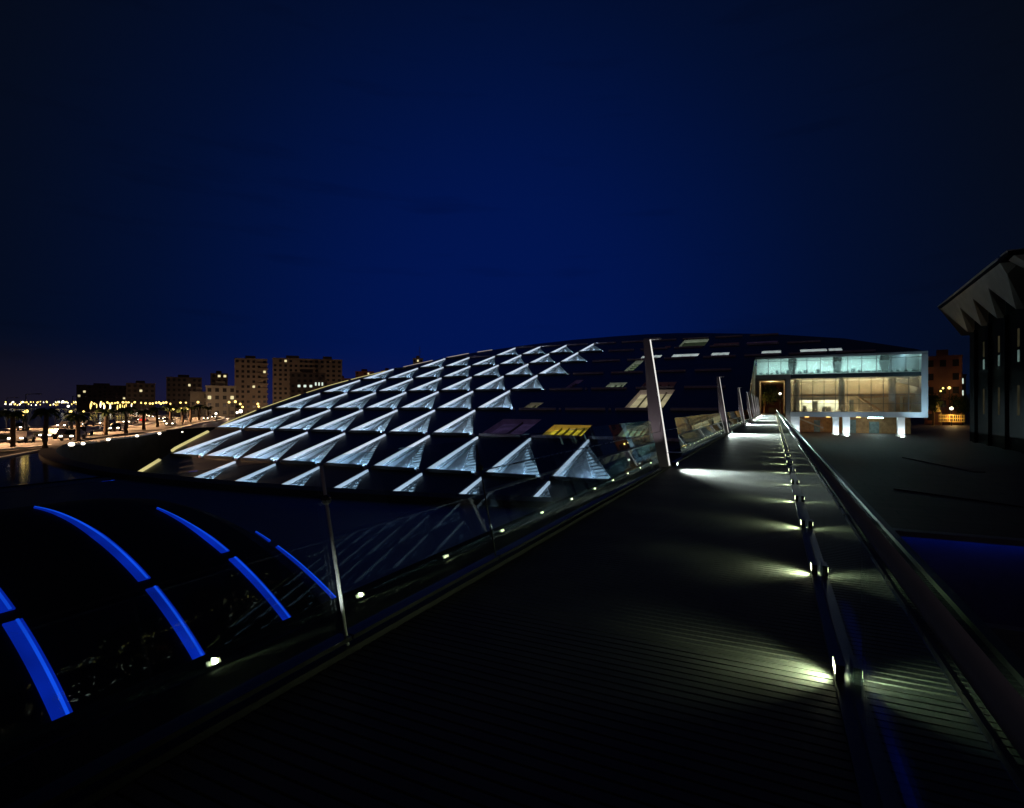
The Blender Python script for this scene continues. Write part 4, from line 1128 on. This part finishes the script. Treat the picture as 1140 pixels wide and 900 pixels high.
# rim bollard lights
bl0 = None
for k, (px, py, D_, s) in enumerate([(79.5, 499.5, 0, 1.3), (92.5, 496.5, 0, .9), (120.5, 491.8, 0, 1.0), (152.5, 487.3, 0, 1.0), (177.5, 484.2, 0, 1.0), (203, 481.0, 0, .6)]):
    bb = (hz_ - py - 2.0) / f_; D = (GZ - 1.6) / bb; x, y, _ = at(px, py, D)
    if bl0 is None:
        bl0 = empty('bollard_light'); m = MB(); m.tube([(0, 0, 0), (0, 0, .35)], .12, 8); m.build('post', M['dark_metal'], bl0)
        m = MB(); m.ball((0, 0, .5), .24, 8, 5, .7); m.build('globe', M['white_globe'], bl0); o = bl0
    else: o = copy_tree(bl0)
    o.location = (x, y, GZ); o.scale = (s, s, s)
    tag(o, 'small round bollard light on the basin rim, %s from the left' % ('first', 'second', 'third', 'fourth', 'fifth', 'sixth')[k], 'bollard light', 'bollard lights round the basin')

# ------------------------------------------------------------------ right distance and the view through the portal
rbk = building('red_block', (48.5, 216, -4.1), O, 9.5, 8, 21.5, 5, 3, 'city_red', 'reddish block right of the lit facade carrying a bright white sign', set(), False, None, glow=1500)
m = MB(); m.box(-8.6, -5.6, -.9, -.6, 15.4, 17.2); sg = m.build('light_sign', M['screen'], rbk)
m = MB(); m.box(-8.2, -7.5, -.95, -.91, 15.8, 16.8); m.box(-7.1, -6.0, -.95, -.91, 15.9, 16.6); m.build('sign_panel', M['furniture'], sg)
m = MB(); m.bar((-8, -.7, 15.3), (-3.5, .1, 15.3), .3, .3); m.build('sign_bracket', M['dark_metal'], rbk)
building('lit_kiosk', (56.0, 232, -4.1), O, 4.5, 5, 16.2, 4, 2, 'city_dark', 'narrow block with cool lit windows beside the dark hall', {(3, 0), (3, 1), (2, 1)}, litmat='city_lit_cool', glow=0)
def r_lamp(x, y, h, r, gb, lb, pw, z=-4.1, colr=(1, .5, .15)):
    o = make_lamp(h, r, gb, .09, pw, colr); o.location = (x, y, z); tag(o, lb, 'street lamp', 'street lamps beyond the plaza'); return o
r_lamp(49.3, 212.5, 11.6, .42, 'sodium', 'brightest tall street lamp beside the reddish block', 2500)
r_lamp(47.6, 211.8, 11.5, .28, 'sodium', 'second tall street lamp beside the reddish block', 0)
r_lamp(46.9, 211.4, 10.6, .26, 'sodium', 'lowest of three tall street lamps beside the reddish block', 0)
r_lamp(48.1, 205, 5.2, .48, 'white_globe', 'round globe lamp above the glowing fence', 1500)
m = MB()
for k in range(13): m.box(45.0 + k * .5, 45.12 + k * .5, 205, 205.1, -2.9, -.9)
for z in (-2.9, -1.9, -.9): m.box(44.9, 51.2, 204.9, 205.2, z - .09, z + .09)
tag(m.build('fence', M['canopy']), 'amber lit railing fence right of the facade', 'fence')
lamp('fence_light', 'POINT', (48, 203.5, -1.2), 700, (1, .55, .15))
m = MB(); m.add([(44.2, 206, 0), (45.8, 206, 0), (45.8, 207.5, 0), (44.2, 207.5, 0), (45, 206.8, 4.0)], [(0, 1, 4), (1, 2, 4), (2, 3, 4), (3, 0, 4)])
for x in (44.2, 45.8): m.box(x - .06, x + .06, 206, 206.1, -4.1, 0)
tag(m.build('parasol_tent', M['canopy']), 'small pointed yellow tent beside the facade corner', 'tent')

def make_tree(h, rad, n, seed, name='tree'):
    rnd = random.Random(seed); root = empty(name)
    m = MB(); m.tube([(0, 0, 0), (.1, .05, h * .25), (0, .1, h * .5)], .28, 8, r2=.16)
    tips = []
    for k in range(6):
        a = k * 1.05 + rnd.random(); e = Vector((math.cos(a) * rad * .6, math.sin(a) * rad * .6, h * rnd.uniform(.6, .85))); tips.append(e)
        m.tube([(0, .05, h * .42), tuple(Vector((0, 0, h * .5)) * .5 + e * .5), tuple(e)], .12, 5, r2=.04)
    m.build('trunk', M['trunk'], root)
    m = MB()
    cl = [Vector((rnd.gauss(0, rad * .45), rnd.gauss(0, rad * .45), h * rnd.uniform(.5, 1.0))) for _ in range(16)] + tips
    for k in range(n):
        c = rnd.choice(cl); p = c + Vector((rnd.gauss(0, rad * .22), rnd.gauss(0, rad * .22), rnd.gauss(0, rad * .2)))
        a = Vector((rnd.gauss(0, 1), rnd.gauss(0, 1), rnd.gauss(0, 1))).normalized(); b2 = a.orthogonal().normalized(); s = rnd.uniform(.16, .34)
        m.poly([p - a * s, p + b2 * s * .6, p + a * s, p - b2 * s * .6])
    m.build('crown', M['leaf'], root)
    return root
for k, (x, y, h, r, lb) in enumerate([(-2.6, 172, 8.5, 3.2, 'leafy tree framed by the portal, at its left'), (3.4, 186, 8, 3.0, 'leafy tree framed by the portal, behind the lamp'), (-5.0, 188, 6.5, 2.6, 'lower amber lit tree framed deep in the portal'),
                                     (43.5, 205, 9.5, 2.8, 'dark tree between the facade corner and the amber fence'), (53, 214, 8.5, 3.0, 'dark tree between the globe lamp and the dark hall')]):
    t = make_tree(h, r, 1800, 20 + k); t.location = (x, y, -1.0 if x < 10 else -4.1); tag(t, lb, 'tree', 'trees beyond the library')
r_lamp(1.5, 171, 6.3, .34, 'white_globe', 'street lamp glowing through the portal at the end of the bridge', 900, -1.0, (1, .6, .2))
lamp('portal_tree_light', 'POINT', (-3.6, 166, 1.2), 1300, (1, .5, .15))
building('far_house', (-3, 215, -2), O, 40, 8, 16, 4, 8, 'city_red', 'reddish far house closing the view through the portal', set(), glow=150)
sheet('forecourt', [[(-12, 150.2), (14, 150.2), (14, 230), (-12, 230)]], -.9, M['paving'])
